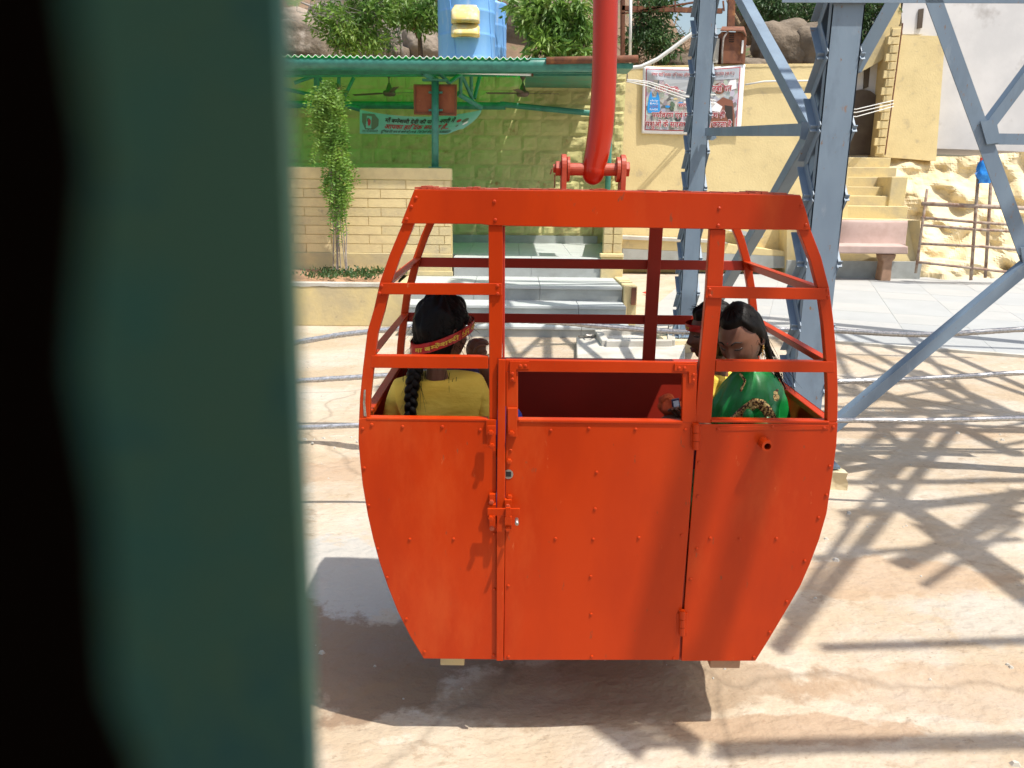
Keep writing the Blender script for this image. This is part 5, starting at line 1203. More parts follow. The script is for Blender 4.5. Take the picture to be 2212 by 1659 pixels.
def person(label, hd, sh_l, sh_r, hip, knee_dir, elb=None, wri=None, name='person', hands=True, base=None):
    """seated figure; sh_* shoulder points, hip centre, thighs toward knee_dir"""
    t = thing('person', label, 'person', Vector((hip[0], hip[1], FLZ)))
    kd = Vector(knee_dir).normalized(); sd = Vector((-kd.y, kd.x, 0)); sh_l, sh_r, hip = Vector(sh_l), Vector(sh_r), Vector(hip)
    if (sh_r-sh_l).dot(sd) > 0: pass
    else: sd = -sd
    nb = hd.c - hd.u*.115*hd.sc - hd.f*.035*hd.sc; ch = (sh_l+sh_r)/2; ch.z -= .03
    V = [hip+Vector((0, 0, .10)), hip.lerp(ch, .5), ch-Vector((0, 0, .05)), (ch*.25+nb*.75), hd.c-hd.u*.06*hd.sc-hd.f*.02*hd.sc]
    R = [(.145, .11), (.115, .085), (.105, .065), .042, .045]; E_ = [(0, 1), (1, 2), (2, 3), (3, 4)]
    info = {}
    for k, (s_, sg) in enumerate(((sh_l, -1), (sh_r, 1))):
        el = Vector(elb[k]) if elb else s_+Vector((0, 0, -.26))+kd*.04
        wr = Vector(wri[k]) if wri else el+kd*.20+Vector((0, 0, -.02))-sd*sg*.04
        i = len(V); V += [s_, s_.lerp(el, .5), el, wr]; R += [.056, .046, .038, .026]; E_ += [(2, i), (i, i+1), (i+1, i+2), (i+2, i+3)]; info[k] = (s_, el, wr)
        hp = hip+sd*sg*.09+Vector((0, 0, .09)); kn = hp+kd*.36+Vector((0, 0, -.02)); kn.z = SEATZ+.075; an = Vector((kn.x+kd.x*.02, kn.y+kd.y*.02, FLZ+.09)); fo = an+kd*.12; fo.z = FLZ+.035
        i = len(V); V += [hp, kn, an, fo]; R += [.085, .058, .038, .034]; E_ += [(0, i), (i, i+1), (i+1, i+2), (i+2, i+3)]
    vs, fs = skinned(V, E_, R); b = MB(); b.add(vs, fs); hd.face_mesh(b)
    if hands:
        for k in (0, 1):
            s_, el, wr = info[k]; up_ = (wr-el).normalized().z > .35; hand(b, wr, wr-el, Vector((0, 0, -1)) if abs((wr-el).normalized().z) < .35 else kd, 1.1 if up_ else .95, 1.45 if up_ else .7)
    for k in (0, 1):
        s_, el, wr = info[k]
        if hands and (wr-el).normalized().z > .35:
            bm = bmesh.new(); bmesh.ops.create_icosphere(bm, subdivisions=3, radius=.043); cc_ = wr+(wr-el).normalized()*.065
            b.add([Vector((v.co.x, v.co.y*.8, v.co.z*1.15))+cc_ for v in bm.verts], [tuple(v.index for v in f_.verts) for f_ in bm.faces]); bm.free()
    b.build('body', SKIN, t, smooth=True, fix=False)
    return t, info, ch, nb, kd, sd
def garment(par, name, mt, hip, ch, nb, info, kd, sd, sleeve=.55, k=1.0, seed=0, extra=1.0):
    V = [hip+Vector((0, 0, .07)), hip.lerp(ch, .5), ch-Vector((0, 0, .045)), ch.lerp(nb, .62)]; R = [(.165*k, .13*k), (.148*k, .12*k), (.160*k, .112*k), .064]; E_ = [(0, 1), (1, 2), (2, 3)]
    for q in (0, 1):
        s_, el, wr = info[q]; i = len(V); V += [s_, s_.lerp(el, .5), s_.lerp(el, sleeve*1.6 if sleeve < .6 else 1.0)]; R += [.069*k, .060*k, .054*k]; E_ += [(2, i), (i, i+1), (i+1, i+2)]
    vs, fs = skinned(V, E_, R, 3); vs = [v+Vector((nz(v.x, v.y, v.z+seed, 9), nz(v.y, v.z, v.x+seed, 9), 0))*.008+Vector((0, -.012*abs(nz(v.x*2, seed, v.z*8, 1.6)), 0)) for v in vs]
    b = MB(); b.add(vs, fs); return b.build(name, mt, par, smooth=True, fix=False)
def legs_cloth(par, name, mt, hip, kd, sd):
    V = [hip+Vector((0, 0, .09))]; R = [(.15, .11)]; E_ = []
    for sg in (-1, 1):
        hp = hip+sd*sg*.09+Vector((0, 0, .09)); kn = hp+kd*.37; kn.z = SEATZ+.075; an = Vector((kn.x+kd.x*.02, kn.y+kd.y*.02, FLZ+.12)); i = len(V); V += [hp, kn, an]; R += [.10, .072, .062]; E_ += [(0, i), (i, i+1), (i+1, i+2)]
    vs, fs = skinned(V, E_, R, 2); b = MB(); b.add(vs, fs); b.build(name, mt, par, smooth=True, fix=False)
def braid(par, pts, r=.022, nm='braid'):
    b = MB(); m = len(pts)
    fine = []
    for i in range(m-1):
        for k in range(8): fine.append(Vector(pts[i]).lerp(Vector(pts[i+1]), k/8))
    n = len(fine)
    for ph in range(3):
        st_ = []; rr = []
        for i, p in enumerate(fine):
            a = i*.42+ph*2*math.pi/3; e = 1-.35*i/n; st_.append(p+Vector((math.cos(a)*r*.75*e, math.sin(2*a)*r*.5*e, 0))); rr.append(r*.72*e)
        b.tube(st_, 0, 9, rs=rr)
    return b.build(nm, HAIR, par, smooth=True)
def fuzz(par, hd, n, seed=3, L=.05):
    rg = random.Random(seed); b = MB()
    for k in range(n):
        az = rg.uniform(.9, 2*math.pi-.9); el = rg.uniform(-.3, 1.45); p0 = head_pt(az, el, 1, True); n_ = p0.normalized(); p = hd.w(p0+n_*.020)
        out = (hd.w(n_)-hd.c).normalized(); tan = out.cross(Vector((rg.gauss(0, 1), rg.gauss(0, 1), rg.gauss(0, 1)))).normalized(); v = tan*.9+out*rg.uniform(.1, .45)+Vector((0, 0, -.2)); pts = [p]; l = L*rg.uniform(.4, 1.2)
        for j in range(4): p = p+v*l/4; v = v+Vector((rg.gauss(0, .2), rg.gauss(0, .2), -.22)); pts.append(p)
        b.tube(pts, 0, 3, rs=[.0012, .0010, .0008, .0006, .0003], caps=False)
    b.build('stray_hair', HAIR, par, fix=False)
def strands(par, root, spread, d, n, L, nm='loose_hair', seed=1):
    rg = random.Random(seed); b = MB()
    for k in range(n):
        p = Vector(root)+Vector([rg.gauss(0, s_) for s_ in spread]); v = Vector(d)+Vector((rg.gauss(0, .18), rg.gauss(0, .18), rg.gauss(0, .12))); pts = [p]
        for j in range(5): p = p+v*L/5*rg.uniform(.8, 1.1); v = v+Vector((rg.gauss(0, .12), rg.gauss(0, .1), -.10)); pts.append(p)
        b.tube(pts, 0, 4, rs=[.0013, .0012, .0011, .0009, .0007, .0003], caps=False)
    o = b.build(nm, HAIR, par, fix=False); return o

# --- girl in yellow, back to the camera
h1 = Head(P(957, 722, 2.98), (.70, .66, -.12), 1.04, -.10)
hip1 = Vector((P(945, 905, 3.02).x, 3.02, SEATZ))
sl1, sr1 = P(866, 846, 2.97), P(1030, 836, 3.0)
t1_, inf1, ch1, nb1, kd1, sd1 = person('girl in yellow with a long braid and red headband, back to the camera', h1, sl1, sr1, hip1, (1, .35, 0),
    elb=[P(840, 960, 3.0), P(1062, 950, 3.02)], wri=[P(900, 1030, 3.15), P(1090, 990, 3.15)])
garment(t1_, 'yellow_top', YCLOTH, hip1, ch1, nb1, inf1, kd1, sd1, .55, 1.0, 3); legs_cloth(t1_, 'trousers', PURPLE, hip1, kd1, sd1)
h1.hair(t1_, puff=.020, seed=1, back_low=-.13); B1, bp1 = h1.band(t1_, z0=.000, tilt=.42, h=.036, R=(.101, .132))
b = MB()
for c, r_ in ((P(922, 695, 2.99), .056), (P(990, 685, 3.02), .045), (P(948, 668, 3.04), .062), (P(985, 662, 3.06), .045)):
    bm = bmesh.new(); bmesh.ops.create_icosphere(bm, subdivisions=3, radius=r_); b.add([v.co*(1+.08*noise.noise(v.co*30))+c for v in bm.verts], [tuple(v.index for v in f_.verts) for f_ in bm.faces]); bm.free()
b.build('hair_puff', HAIR, t1_, smooth=True)
braid(t1_, [P(905, 775, 2.93), P(898, 795, 2.90), P(893, 820, 2.875), P(888, 850, 2.868), P(888, 880, 2.868), P(882, 915, 2.875), P(878, 950, 2.88)], .024)
strands(t1_, P(905, 770, 2.95), (.02, .02, .03), (-.1, -.1, -1), 60, .16, seed=4); strands(t1_, P(960, 800, 2.93), (.05, .01, .02), (-.05, -.15, -1), 10, .06, seed=9)
b = MB(); 
for a_ in (0,): b.tube([P(903, 738, 2.97), P(893, 748, 2.96), P(896, 762, 2.955)], 0, 6, rs=[.012, .009, .004])
b.build('headband_knot', RBAND, t1_, smooth=True)
b = MB(); b.tube([P(935, 684, 2.905), P(950, 680, 2.90)], .005, 6); b.build('hair_clip', BARE, t1_)
# --- person behind her
h2 = Head(P(957, 704, 3.30), (.95, .1, -.15), .98)
hip2 = Vector((P(930, 880, 3.36).x, 3.36, SEATZ)); s2a, s2b = P(915, 822, 3.42), P(1035, 826, 3.24)
t2_, inf2, ch2, nb2, kd2, sd2 = person('person in purple with white trim seated behind the girl in yellow, one hand raised', h2, s2a, s2b, hip2, (1, 0, 0),
    elb=[P(930, 920, 3.42), P(1072, 855, 3.2)], wri=[P(1050, 930, 3.4), P(1040, 782, 3.14)])
garment(t2_, 'purple_dress', PURPLE, hip2, ch2, nb2, inf2, kd2, sd2, .6, .98, 8); legs_cloth(t2_, 'skirt', PURPLE, hip2, kd2, sd2); h2.hair(t2_, puff=.015, seed=5)
b = MB(); b.tube([P(905+12*k, 797+3*math.sin(k*1.3), 3.16) for k in range(6)], .0035, 6); b.tube([P(1010+5*k, 812-7*math.sin(k*.5), 3.14) for k in range(9)], .0035, 6); b.build('white_trim', WHITE, t2_, smooth=True)
b = MB(); c = P(1040, 776, 3.14)
for k in range(2): b.tube([c+Vector((.032*math.cos(a), .032*math.sin(a), .012*k+.008*math.cos(a))) for a in [2*math.pi*i/16 for i in range(17)]], .002, 5)
b.build('bangle', GOLDJ, t2_, smooth=True)
# --- woman in the green saree
h3 = Head(P(1600, 732, 3.03), (-.58, -.68, -.44), 1.05, .14)
hip3 = Vector((P(1612, 905, 3.08).x, 3.1, SEATZ)); s3a, s3b = P(1574, 850, 3.16), P(1662, 858, 3.06)
t3_, inf3, ch3, nb3, kd3, sd3 = person('woman in a green saree with gold border looking down to the left', h3, s3a, s3b, hip3, (-1, -.1, 0),
    elb=[P(1570, 930, 3.2), P(1640, 965, 2.88)], wri=[P(1500, 905, 3.08), P(1490, 915, 2.92)])
garment(t3_, 'green_blouse', GSAREE, hip3, ch3, nb3, inf3, kd3, sd3, .5, .95, 4); legs_cloth(t3_, 'saree_skirt', GSAREE, hip3, kd3, sd3)
h3.features(t3_); h3.hair(t3_, hairline=.080, puff=.002, seed=2, side_low=.03, back_low=-.10)
strands(t3_, P(1652, 738, 3.12), (.010, .015, .02), (.42, .05, -1), 60, .17, seed=7); strands(t3_, P(1672, 800, 3.10), (.02, .02, .02), (.3, .1, -1), 22, .12, seed=8)
b = MB(); b.tube([P(1648, 718, 3.09), P(1656, 745, 3.10), P(1664, 775, 3.11), P(1680, 805, 3.12), P(1697, 840, 3.13)], 0, 8, rs=[.016, .014, .010, .007, .002]); b.build('ponytail', HAIR, t3_, smooth=True)
e3 = h3.w(Vector((.080, -.004, -.030)))
if (e3-h3.c).dot(Vector((1, 0, 0))) < 0: e3 = h3.w(Vector((-.080, -.004, -.030)))
b = MB(); q = e3+Vector((0, -.01, 0))
for k in range(7): b.lathe(q+Vector((.001*math.sin(k*2), 0, -.0075*k)), [(.0004, -.004), (.0055-.0004*k+.002*(k % 2), 0), (.0004, .004)], 8)
b.build('earring', GOLDJ, t3_, smooth=True)
SEC = [(799,1612,1648,.035),(806,1598,1668,.06),(818,1586,1684,.085),(835,1574,1696,.11),(855,1562,1703,.125),(880,1550,1709,.135),(910,1540,1713,.14),(960,1530,1716,.15),(1010,1525,1716,.15)]
YS = 3.09
def secat(py):
    for i in range(len(SEC)-1):
        a, c = SEC[i], SEC[i+1]
        if a[0] <= py <= c[0]:
            t = (py-a[0])/(c[0]-a[0]); return [a[k]+(c[k]-a[k])*t for k in range(4)]
    return SEC[-1] if py > SEC[-1][0] else SEC[0]
def drape(u, v):
    py = 799+211*v; s_ = secat(py); xa, xb = P(s_[1], py, YS-.05).x, P(s_[2], py, YS-.05).x; z_ = P(1630, py, YS-.05).z; a = 2*math.pi*u
    fo = (.006*math.sin(a*9+v*7)+.004*math.sin(a*17-v*11))*sm(0, .35, v)+.006*nz(a*2, v*5, 1, 1)
    return ((xa+xb)/2+((xb-xa)/2+fo)*math.cos(a), YS-(s_[3]+fo)*math.sin(a), z_)
b = MB(); b.grid(73, 40, drape); b.v.append(Vector(P(1630, 797, YS-.05))); k_ = len(b.v)-1; b.f += [(k_, (i+1), i) for i in range(72)]; b.build('saree_drape', GSAREE, t3_, smooth=True)
def fy(x, py, lift=.008):
    s_ = secat(py); xa, xb = P(s_[1], py, YS-.05).x, P(s_[2], py, YS-.05).x; t = max(-1, min(1, (x-(xa+xb)/2)/((xb-xa)/2))); return YS-s_[3]*math.sqrt(max(0.02, 1-t*t))-lift
def onS(px_, py_, lift=.010):
    lift += .016
    x = P(px_, py_, YS-.1).x
    for _ in range(3): x = P(px_, py_, fy(x, py_, lift)).x
    return P(px_, py_, fy(x, py_, lift))
def sash(C, w_, nm, mt, lift=.010):
    b = MB(); m = len(C); fine = []
    for i in range(m-1):
        for k in range(6): t = k/6; fine.append((C[i][0]+(C[i+1][0]-C[i][0])*t, C[i][1]+(C[i+1][1]-C[i][1])*t))
    fine.append(C[-1]); vs = []
    for i, (x_, y_) in enumerate(fine):
        a, c = fine[max(0, i-1)], fine[min(len(fine)-1, i+1)]; L = math.hypot(c[0]-a[0], c[1]-a[1]); nx, ny = -(c[1]-a[1])/L, (c[0]-a[0])/L
        for k in range(5): vs.append(onS(x_+nx*w_*(k/4-.5), y_+ny*w_*(k/4-.5), lift+.003*math.sin(k*1.5)))
    b.add(vs, [(i*5+k, i*5+k+1, (i+1)*5+k+1, (i+1)*5+k) for i in range(len(fine)-1) for k in range(4)]); o = b.build(nm, mt, t3_, smooth=True); s_ = o.modifiers.new('t', 'SOLIDIFY'); s_.thickness = .003; return o
sash([(1582,912),(1596,898),(1612,884),(1630,871),(1645,873),(1657,886),(1665,900),(1670,915)], 22, 'gold_border', GOLD)
sash([(1598,806),(1610,822),(1600,845)], 5, 'gold_neck_border', GOLD)
b = MB()
for k, (dx, dy, rx, ry) in enumerate(((0, 3, 7, 9), (-1, -7, 5, 5), (2, -12, 3, 3))):
    n_ = 14; vs = [onS(1677+dx+rx*math.cos(2*math.pi*i/n_), 855+dy+ry*math.sin(2*math.pi*i/n_), .010+.001*k) for i in range(n_)]; b.add(vs, [tuple(range(n_))])
o = b.build('paisley_motif', GOLD, t3_)
b = MB(); c = onS(1616, 900, .02); bm = bmesh.new(); bmesh.ops.create_icosphere(bm, subdivisions=3, radius=.03); b.add([Vector((v.co.x*.7, v.co.y*.6, v.co.z*1.1))+c for v in bm.verts], [tuple(v.index for v in f_.verts) for f_ in bm.faces]); bm.free(); b.build('sleeve_fold', GSAREE, t3_, smooth=True)
# --- person behind her, in profile
h4 = Head(P(1535, 722, 3.36), (-.93, -.22, -.12), 1.0)
hip4 = Vector((P(1590, 880, 3.38).x, 3.4, SEATZ)); s4a, s4b = P(1560, 832, 3.46), P(1545, 838, 3.26)
t4_, inf4, ch4, nb4, kd4, sd4 = person('person in yellow and purple with a red headband, mostly hidden behind the saree woman', h4, s4a, s4b, hip4, (-1, 0, 0),
    elb=[P(1540, 930, 3.5), P(1500, 930, 3.22)], wri=[P(1470, 940, 3.4), P(1450, 960, 3.12)])
garment(t4_, 'yellow_dress', YCLOTH, hip4, ch4, nb4, inf4, kd4, sd4, .5, .95, 6); legs_cloth(t4_, 'skirt', PURPLE, hip4, kd4, sd4); h4.features(t4_, bindi=False); h4.hair(t4_, hairline=.070, puff=.014, seed=6)
B4, bp4 = h4.band(t4_, z0=.044, tilt=.05, h=.030, R=(.091, .113))
strands(t4_, P(1512, 668, 3.36), (.01, .01, .01), (-.6, 0, .15), 25, .05, seed=12)
fuzz(t1_, h1, 520, 3, .06); fuzz(t2_, h2, 120, 5); fuzz(t3_, h3, 90, 6, .03); fuzz(t4_, h4, 160, 7)
# --- things in their hands
ph = thing('mobile_phone', 'small silver grey mobile phone held above the cabin door', 'phone', P(1460, 872, 2.93))
q = P(1460, 872, 2.93); r_ = Matrix.Rotation(math.radians(-12), 3, 'Y')
def rb_(b, c, hx, hy, hz, off=(0, 0, 0)):
    vs = [c+r_ @ Vector((sx*hx+off[0], sy*hy+off[1], sz*hz+off[2])) for sx in (-1, 1) for sy in (-1, 1) for sz in (-1, 1)]
    b.add(vs, [(0,1,3,2),(4,6,7,5),(0,4,5,1),(2,3,7,6),(0,2,6,4),(1,5,7,3)]); return b
rb_(MB(), q, .016, .006, .021).build('phone_body', mat('dark_blue_plastic', (.03, .04, .09), .3), ph, bevel=.003)
rb_(MB(), q, .011, .0012, .013, (0, -.0068, .001)).build('phone_face', mat('silver_face', (.62, .66, .72), .25), ph, bevel=.001)
hk = thing('orange_cloth', 'crumpled orange cloth held beside the phone', 'cloth', P(1445, 880, 3.0))
b = MB()
def f(u, v):
    a = 2*math.pi*u; e = math.pi*v; k = 1+.55*nz(math.cos(a)*1.6, math.sin(a)*1.6, v*4, 1.3)
    c = P(1450-7*math.cos(e), 880-30*math.cos(e)+0, 3.0); rr = .042*math.sin(e)*k*(.7+.9*v)
    return c+Vector((math.cos(a)*rr, math.sin(a)*rr, 0))
b.grid(26, 20, f); b.build('cloth_folds', OCLOTH, hk, smooth=True)
b = MB(); b.tube([P(1446,856,2.99), P(1436,858,2.985), P(1431,866,2.98), P(1436,878,2.985)], 0, 8, rs=[.012, .012, .010, .006]); b.build('cloth_end', OCLOTH, hk, smooth=True)
b = MB(); hd_ = MB(); hand(hd_, P(1484, 915, 2.925), P(1463, 878, 2.93)-P(1484, 915, 2.925), Vector((-.5, -.8, 0)), .85, .9)
hd_.build('raised_hand', SKIN, t3_, smooth=True, fix=False)
bl = thing('blue_bag', 'blue cloth bag on the lap beside the cabin door window', 'bag', P(1100, 940, 3.05))
b = MB()
def f(u, v):
    a = 2*math.pi*u; e = math.pi*v; c = P(1098, 928, 3.0); rx = .066*abs(math.sin(e))**.6; return c+Vector((math.copysign(abs(math.cos(a))**.7, math.cos(a))*rx, math.sin(a)*.06*math.sin(e), .10*math.cos(e)))
b.grid(24, 16, f); b.build('bag_body', mat('blue_cloth', (.03, .06, .42), .6), bl, smooth=True)
# ================================================================== LETTERING
_cache = {}
def glyph(ch):
    if ch in _cache: return _cache[ch]
    def tm(s_):
        c = bpy.data.curves.new('t', 'FONT'); c.body = s_; c.resolution_u = 3; o = bpy.data.objects.new('t', c); COL.objects.link(o)
        dg = bpy.context.evaluated_depsgraph_get(); dg.update(); m_ = o.evaluated_get(dg).to_mesh()
        r_ = ([v.co.copy() for v in m_.vertices], [tuple(p.vertices) for p in m_.polygons]); o.evaluated_get(dg).to_mesh_clear(); bpy.data.objects.remove(o); bpy.data.curves.remove(c); return r_
    v, f_ = tm(ch)
    ref = '|'; v1, _ = tm(ref); v2, _ = tm(ch+ref)
    adv = max(p.x for p in v2)-max(p.x for p in v1) if ch != ' ' else .26
    _cache[ch] = (v, f_, adv); return _cache[ch]
def half(ch):
    k = '~'+ch
    if k in _cache: return _cache[k]
    v, f_, adv = glyph(ch); cut = adv-.235
    bm = bmesh.new(); vs = [bm.verts.new(p) for p in v]
    for q in f_:
        try: bm.faces.new([vs[i] for i in q])
        except ValueError: pass
    bmesh.ops.bisect_plane(bm, geom=bm.verts[:]+bm.edges[:]+bm.faces[:], plane_co=(cut, 0, 0), plane_no=(1, 0, 0), clear_outer=True)
    bm.verts.index_update(); _cache[k] = ([p.co.copy() for p in bm.verts], [tuple(p.index for p in q.verts) for q in bm.faces], cut); bm.free(); return _cache[k]
def typeset(s_):
    """visual order; a ~ before a consonant gives its half form; ^ is a reph hook over the last sign"""
    V, Fc, x = [], [], 0; i = 0
    while i < len(s_):
        c = s_[i]
        if c == '~': i += 1; g = half(s_[i])
        elif c == '^':
            pts = [(x-.30, .64), (x-.12, .86), (x+.02, .80), (x-.04, .74), (x-.12, .78), (x-.24, .64)]; n = len(V); V += [Vector((a, b_, 0)) for a, b_ in pts]; Fc.append(tuple(range(n, n+6))); i += 1; continue
        else: g = glyph(c)
        n = len(V); V += [Vector((p.x+x, p.y, 0)) for p in g[0]]; Fc += [tuple(n+k for k in q) for q in g[1]]; x += g[2]; i += 1
    return V, Fc, x
def letters(name, s_, mt, par, fn, halo=None, hal=.0, bold=0):
    """fn(x 0..1 along the line, y in em) -> world"""
    V, Fc, L = typeset(s_); b = MB(); b.add([fn(p.x/L, p.y, 0) for p in V], Fc)
    if bold:
        for d in ((bold, 0), (-bold, 0), (0, bold), (0, -bold)): b.add([fn((p.x+d[0])/L, p.y+d[1], 0) for p in V], Fc)
    o = b.build(name, mt, par, fix=False)
    if halo:
        b = MB()
        for k in range(8):
            a = 2*math.pi*k/8; b.add([fn((p.x+hal*math.cos(a))/L, p.y+hal*math.sin(a), -1) for p in V], Fc)
        b.build('letter_outline', halo, par, fix=False)
    return o
GOLDT = mat('gold_print', (.75, .50, .05), .5); REDT = mat('red_print', (.50, .02, .04), .6); WHT = mat('white_print', (.85, .83, .84), .6); BLKT = mat('dark_print', (.035, .025, .02), .6); RDT2 = mat('deep_red_print', (.42, .035, .05), .6); GRNT = mat('green_grey_print', (.10, .16, .10), .6)
# headbands
def ringfn(pt, a0, a1, size, base):
    def f(x, y, lay): return pt(a0+(a1-a0)*x, base+y*size, .0022)
    return f
AZ0 = math.atan2((P(915, 745, 2.9)-h1.c).dot(h1.r), (P(915, 745, 2.9)-h1.c).dot(h1.f))
AZ1 = math.atan2((P(1016, 712, 3.0)-h1.c).dot(h1.r), (P(1016, 712, 3.0)-h1.c).dot(h1.f))
if AZ0 < 0: AZ0 += 2*math.pi
if AZ1 < 0: AZ1 += 2*math.pi
letters('headband_text', 'मा ब~म~लेश~वरी 卐 जय', GOLDT, t1_, ringfn(bp1, AZ0, AZ1, .0215, -.0095), bold=.03)
letters('headband_text', 'जय मा', GOLDT, t4_, ringfn(bp4, 1.1, -.2, .016, -.008), bold=.02)
# banner on the cream wall
bnr = thing('printed_banner', 'white and red bordered printed banner on the tall cream wall', 'banner', P(1500, 290, YY-.1))
TLc, TRc, BRc, BLc = (1389,143), (1610,139), (1600,289), (1386,288)
def bmap(u, v, lift=0):
    sag = 5*math.sin(math.pi*u)*(1-v)*(1-v) + 2*math.sin(math.pi*u)*v
    x_ = (TLc[0]*(1-u)+TRc[0]*u)*(1-v)+(BLc[0]*(1-u)+BRc[0]*u)*v; y_ = (TLc[1]*(1-u)+TRc[1]*u)*(1-v)+(BLc[1]*(1-u)+BRc[1]*u)*v+sag
    d = .025*math.exp(-((u-v*.9)/.07)**2)*sm(.0, .1, v)*(1-sm(.3, .6, v))+.02*math.exp(-((u-.05-v*.4)/.05)**2)*(1-sm(.3, .7, v))+.012*math.sin(u*9+v*3)
    return P(x_, y_, YY-.07-d-lift)
def patch(u0, v0, u1, v1, lift, nm, mt, nu=30, nv=22, par=bnr, fn=bmap):
    b = MB(); b.grid(nu, nv, lambda a, c: fn(u0+(u1-u0)*a, v0+(v1-v0)*c, lift)); return b.build(nm, mt, par, smooth=True)
WB = mat('banner_white', (.80, .80, .80), .55)
o = patch(0, 0, 1, 1, 0, 'sheet', WB, 40, 30); s_ = o.modifiers.new('t', 'SOLIDIFY'); s_.thickness = .003
patch(.030, .03, .955, .95, .006, 'red_line', REDT)
def collage():
    m = bpy.data.materials.new('litter_photo_print'); m.use_nodes = True; t = m.node_tree; N = t.nodes; L = t.links; b = N['Principled BSDF']; b.inputs['Roughness'].default_value = .6
    g = N.new('ShaderNodeNewGeometry'); v = N.new('ShaderNodeTexVoronoi'); v.inputs['Scale'].default_value = 11; L.new(g.outputs['Position'], v.inputs[0])
    h_ = N.new('ShaderNodeHueSaturation'); h_.inputs['Saturation'].default_value = .22; h_.inputs['Value'].default_value = .55; L.new(v.outputs['Color'], h_.inputs['Color']); L.new(h_.outputs[0], b.inputs['Base Color']); return m
patch(.038, .042, .947, .937, .012, 'litter_print', collage())
GRYB = mat('grey_sky_print', (.38, .41, .46), .6, c2=(.50, .52, .56), scale=2.5)
patch(.038, .042, .947, .20, .018, 'sky_print', GRYB, 30, 6)
def blob(pts, lift, nm, mt, par=bnr, fn=bmap):
    b = MB(); b.add([fn(u, v, lift) for u, v in pts], [tuple(range(len(pts)))]); return b.build(nm, mt, par)
blob([(.20,.18),(.55,.20),(.62,.30),(.45,.46),(.34,.34),(.22,.26)], .020, 'road_print', mat('pale_grey_print', (.40, .42, .44), .6))
BPr = mat('brown_figure_print', (.23, .085, .05), .6)
ell = lambda cx, cy, rx, ry, n=16: [(cx+rx*math.cos(2*math.pi*k/n), cy+ry*math.sin(2*math.pi*k/n)) for k in range(n)]
blob(ell(.76, .33, .062, .085), .020, 'figure_head_print', BPr); blob([(.62,.93),(.68,.70),(.72,.55),(.80,.46),(.90,.52),(.93,.75),(.93,.93)], .0215, 'figure_body_print', BPr)
blob([(.82,.58),(.90,.60),(.92,.93),(.86,.93)], .023, 'figure_shade_print', BLKT)
blob([(.68,.55),(.70,.50),(.80,.60),(.78,.68),(.70,.66)], .0235, 'white_animal_print', WHT); blob([(.86,.22),(.92,.21),(.93,.34),(.88,.36),(.84,.28)], .020, 'white_animal_print', WHT)
BB = mat('blue_bag_print', (.02, .30, .75), .6)
blob([(.065,.46),(.085,.36),(.10,.46),(.135,.46),(.15,.37),(.17,.46),(.18,.64),(.165,.70),(.06,.69),(.05,.63)], .020, 'bag_print', BB)
for k, (w_, mt) in enumerate((('skip', WHT), ('BAG', WHT), ('LOVE', RDT2), ('RIVER', WHT))):
    letters('bag_text', w_, mt, bnr, (lambda k: lambda x, y, l: bmap(.075+.085*x, .52+.045*k-y*.045*.9, .026))(k))
for k in range(14):
    rg = random.Random(k); cx, cy = rg.uniform(.2, .6), rg.uniform(.45, .62); blob(ell(cx, cy, rg.uniform(.01, .03), rg.uniform(.012, .04), 8), .0195+.0003*k, 'litter_patch', [WHT, BB, YEL, GRNT, GRYB][k % 5])
blob(ell(.405, .235, .032, .048), .024, 'logo_ring_print', WHT); blob(ell(.405, .235, .026, .040), .0245, 'logo_centre_print', GRYB); blob(ell(.50, .215, .034, .05), .024, 'logo_ring_print', WHT); blob(ell(.50, .215, .028, .042), .0245, 'logo_centre_print', GRYB)
def line(s_, u0, u1, v, sz, mt=RDT2, halo=WHT, dv=0, hal=.07, bold=.02):
    letters('banner_text', s_, mt, bnr, lambda x, y, lay: bmap(u0+(u1-u0)*x, v+dv*x-y*sz, .032+.004*lay), halo, hal, bold)
line('नगर पाि~लका प~िरषद डोंगरगढ़ ~िजला राजनांदगांव (छ.ग.)'.replace('पाि~लका', 'पािलका').replace('प~िरषद', 'पिरषद').replace('~िजला', 'िजला'), .085, .90, .135, .070, hal=.05, bold=.01)
line('प~लािस~टक कैरी बैग प्रितबंिधत'.replace('प्र', 'प्र'), .13, .88, .375, .13)
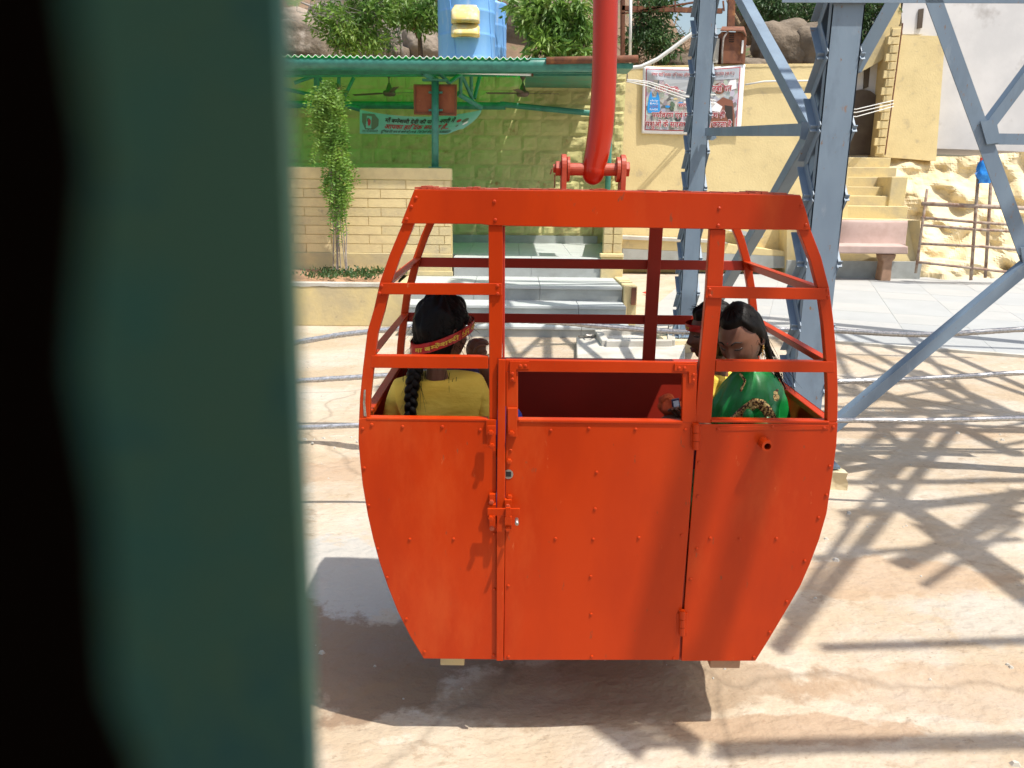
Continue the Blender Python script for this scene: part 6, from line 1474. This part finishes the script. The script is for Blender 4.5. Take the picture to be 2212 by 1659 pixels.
line('स~वच~छता', .36, .56, .60, .085); line('पया^वरण एवं मानव के साथ ही', .10, .83, .755, .11); line('पशुओं के स~वास~थ~य की रक~षा करना है', .04, .90, .895, .115)
# green welcome banner in the shelter
gb = thing('welcome_banner', 'pale green welcome banner hanging in the shaded shelter', 'banner', P(900, 265, 13.9))
def gmap(u, v, lift=0):
    x0_, x1_ = 777, 1040-(1040-1000)*v**1.6
    x_ = x0_+(x1_-x0_)*u; tp = 236+15*math.sin(math.pi*min(1, u*1.02))**.8+2*u; bt = 289+1.5*u-(12*sm(.82, 1, u))
    y_ = tp+(bt-tp)*v; return P(x_, y_, 13.9-lift-.03*math.sin(u*8+v*2))
GBM = mat('pale_green_vinyl', (.14, .46, .38), .6, c2=(.22, .50, .44), scale=1.5)
b = MB(); b.grid(50, 12, lambda a, c: gmap(a, c, 0)); o = b.build('sheet', GBM, gb, smooth=True)
blob([(.02,.14),(.12,.06),(.16,.3),(.165,.6),(.13,.8),(.05,.8),(.02,.5)], .006, 'round_print', GRNT, gb, gmap); blob([(.06,.2),(.10,.2),(.105,.75),(.055,.75)], .009, 'shrine_print', GBM, gb, gmap); blob(ell(.082, .48, .013, .16), .012, 'red_print', RDT2, gb, gmap)
def gl(s_, u0, u1, v, sz, mt, bold=.02): letters('banner_text', s_, mt, gb, lambda x, y, lay: gmap(u0+(u1-u0)*x, v-y*sz, .014), None, 0, bold)
gl('माँ ब~म~लेश~वरी देवी की पावन नगरी में', .215, .80, .40, .30, BLKT, .03); gl('आपका हािद^क स~वागत है...', .22, .80, .72, .33, RDT2, .03); gl('दुिनया तेरे नाम से जाने माँ J.M.B. िविडयो सेन~टर 09425560020', .20, .85, .93, .17, BLKT, .02); gl('जय माँ ब~म~लेश~वरी', .02, .17, .93, .15, GRNT, .01)
for k, (u_, v_, r_) in enumerate(((.84,.35,.02),(.90,.4,.028),(.93,.6,.022),(.86,.62,.012))): blob(ell(u_, v_, r_, r_*4, 10), .008+.001*k, 'flower_print', [RDT2, GRNT, WHT, GRNT][k], gb, gmap)
SC.frame_set(1)
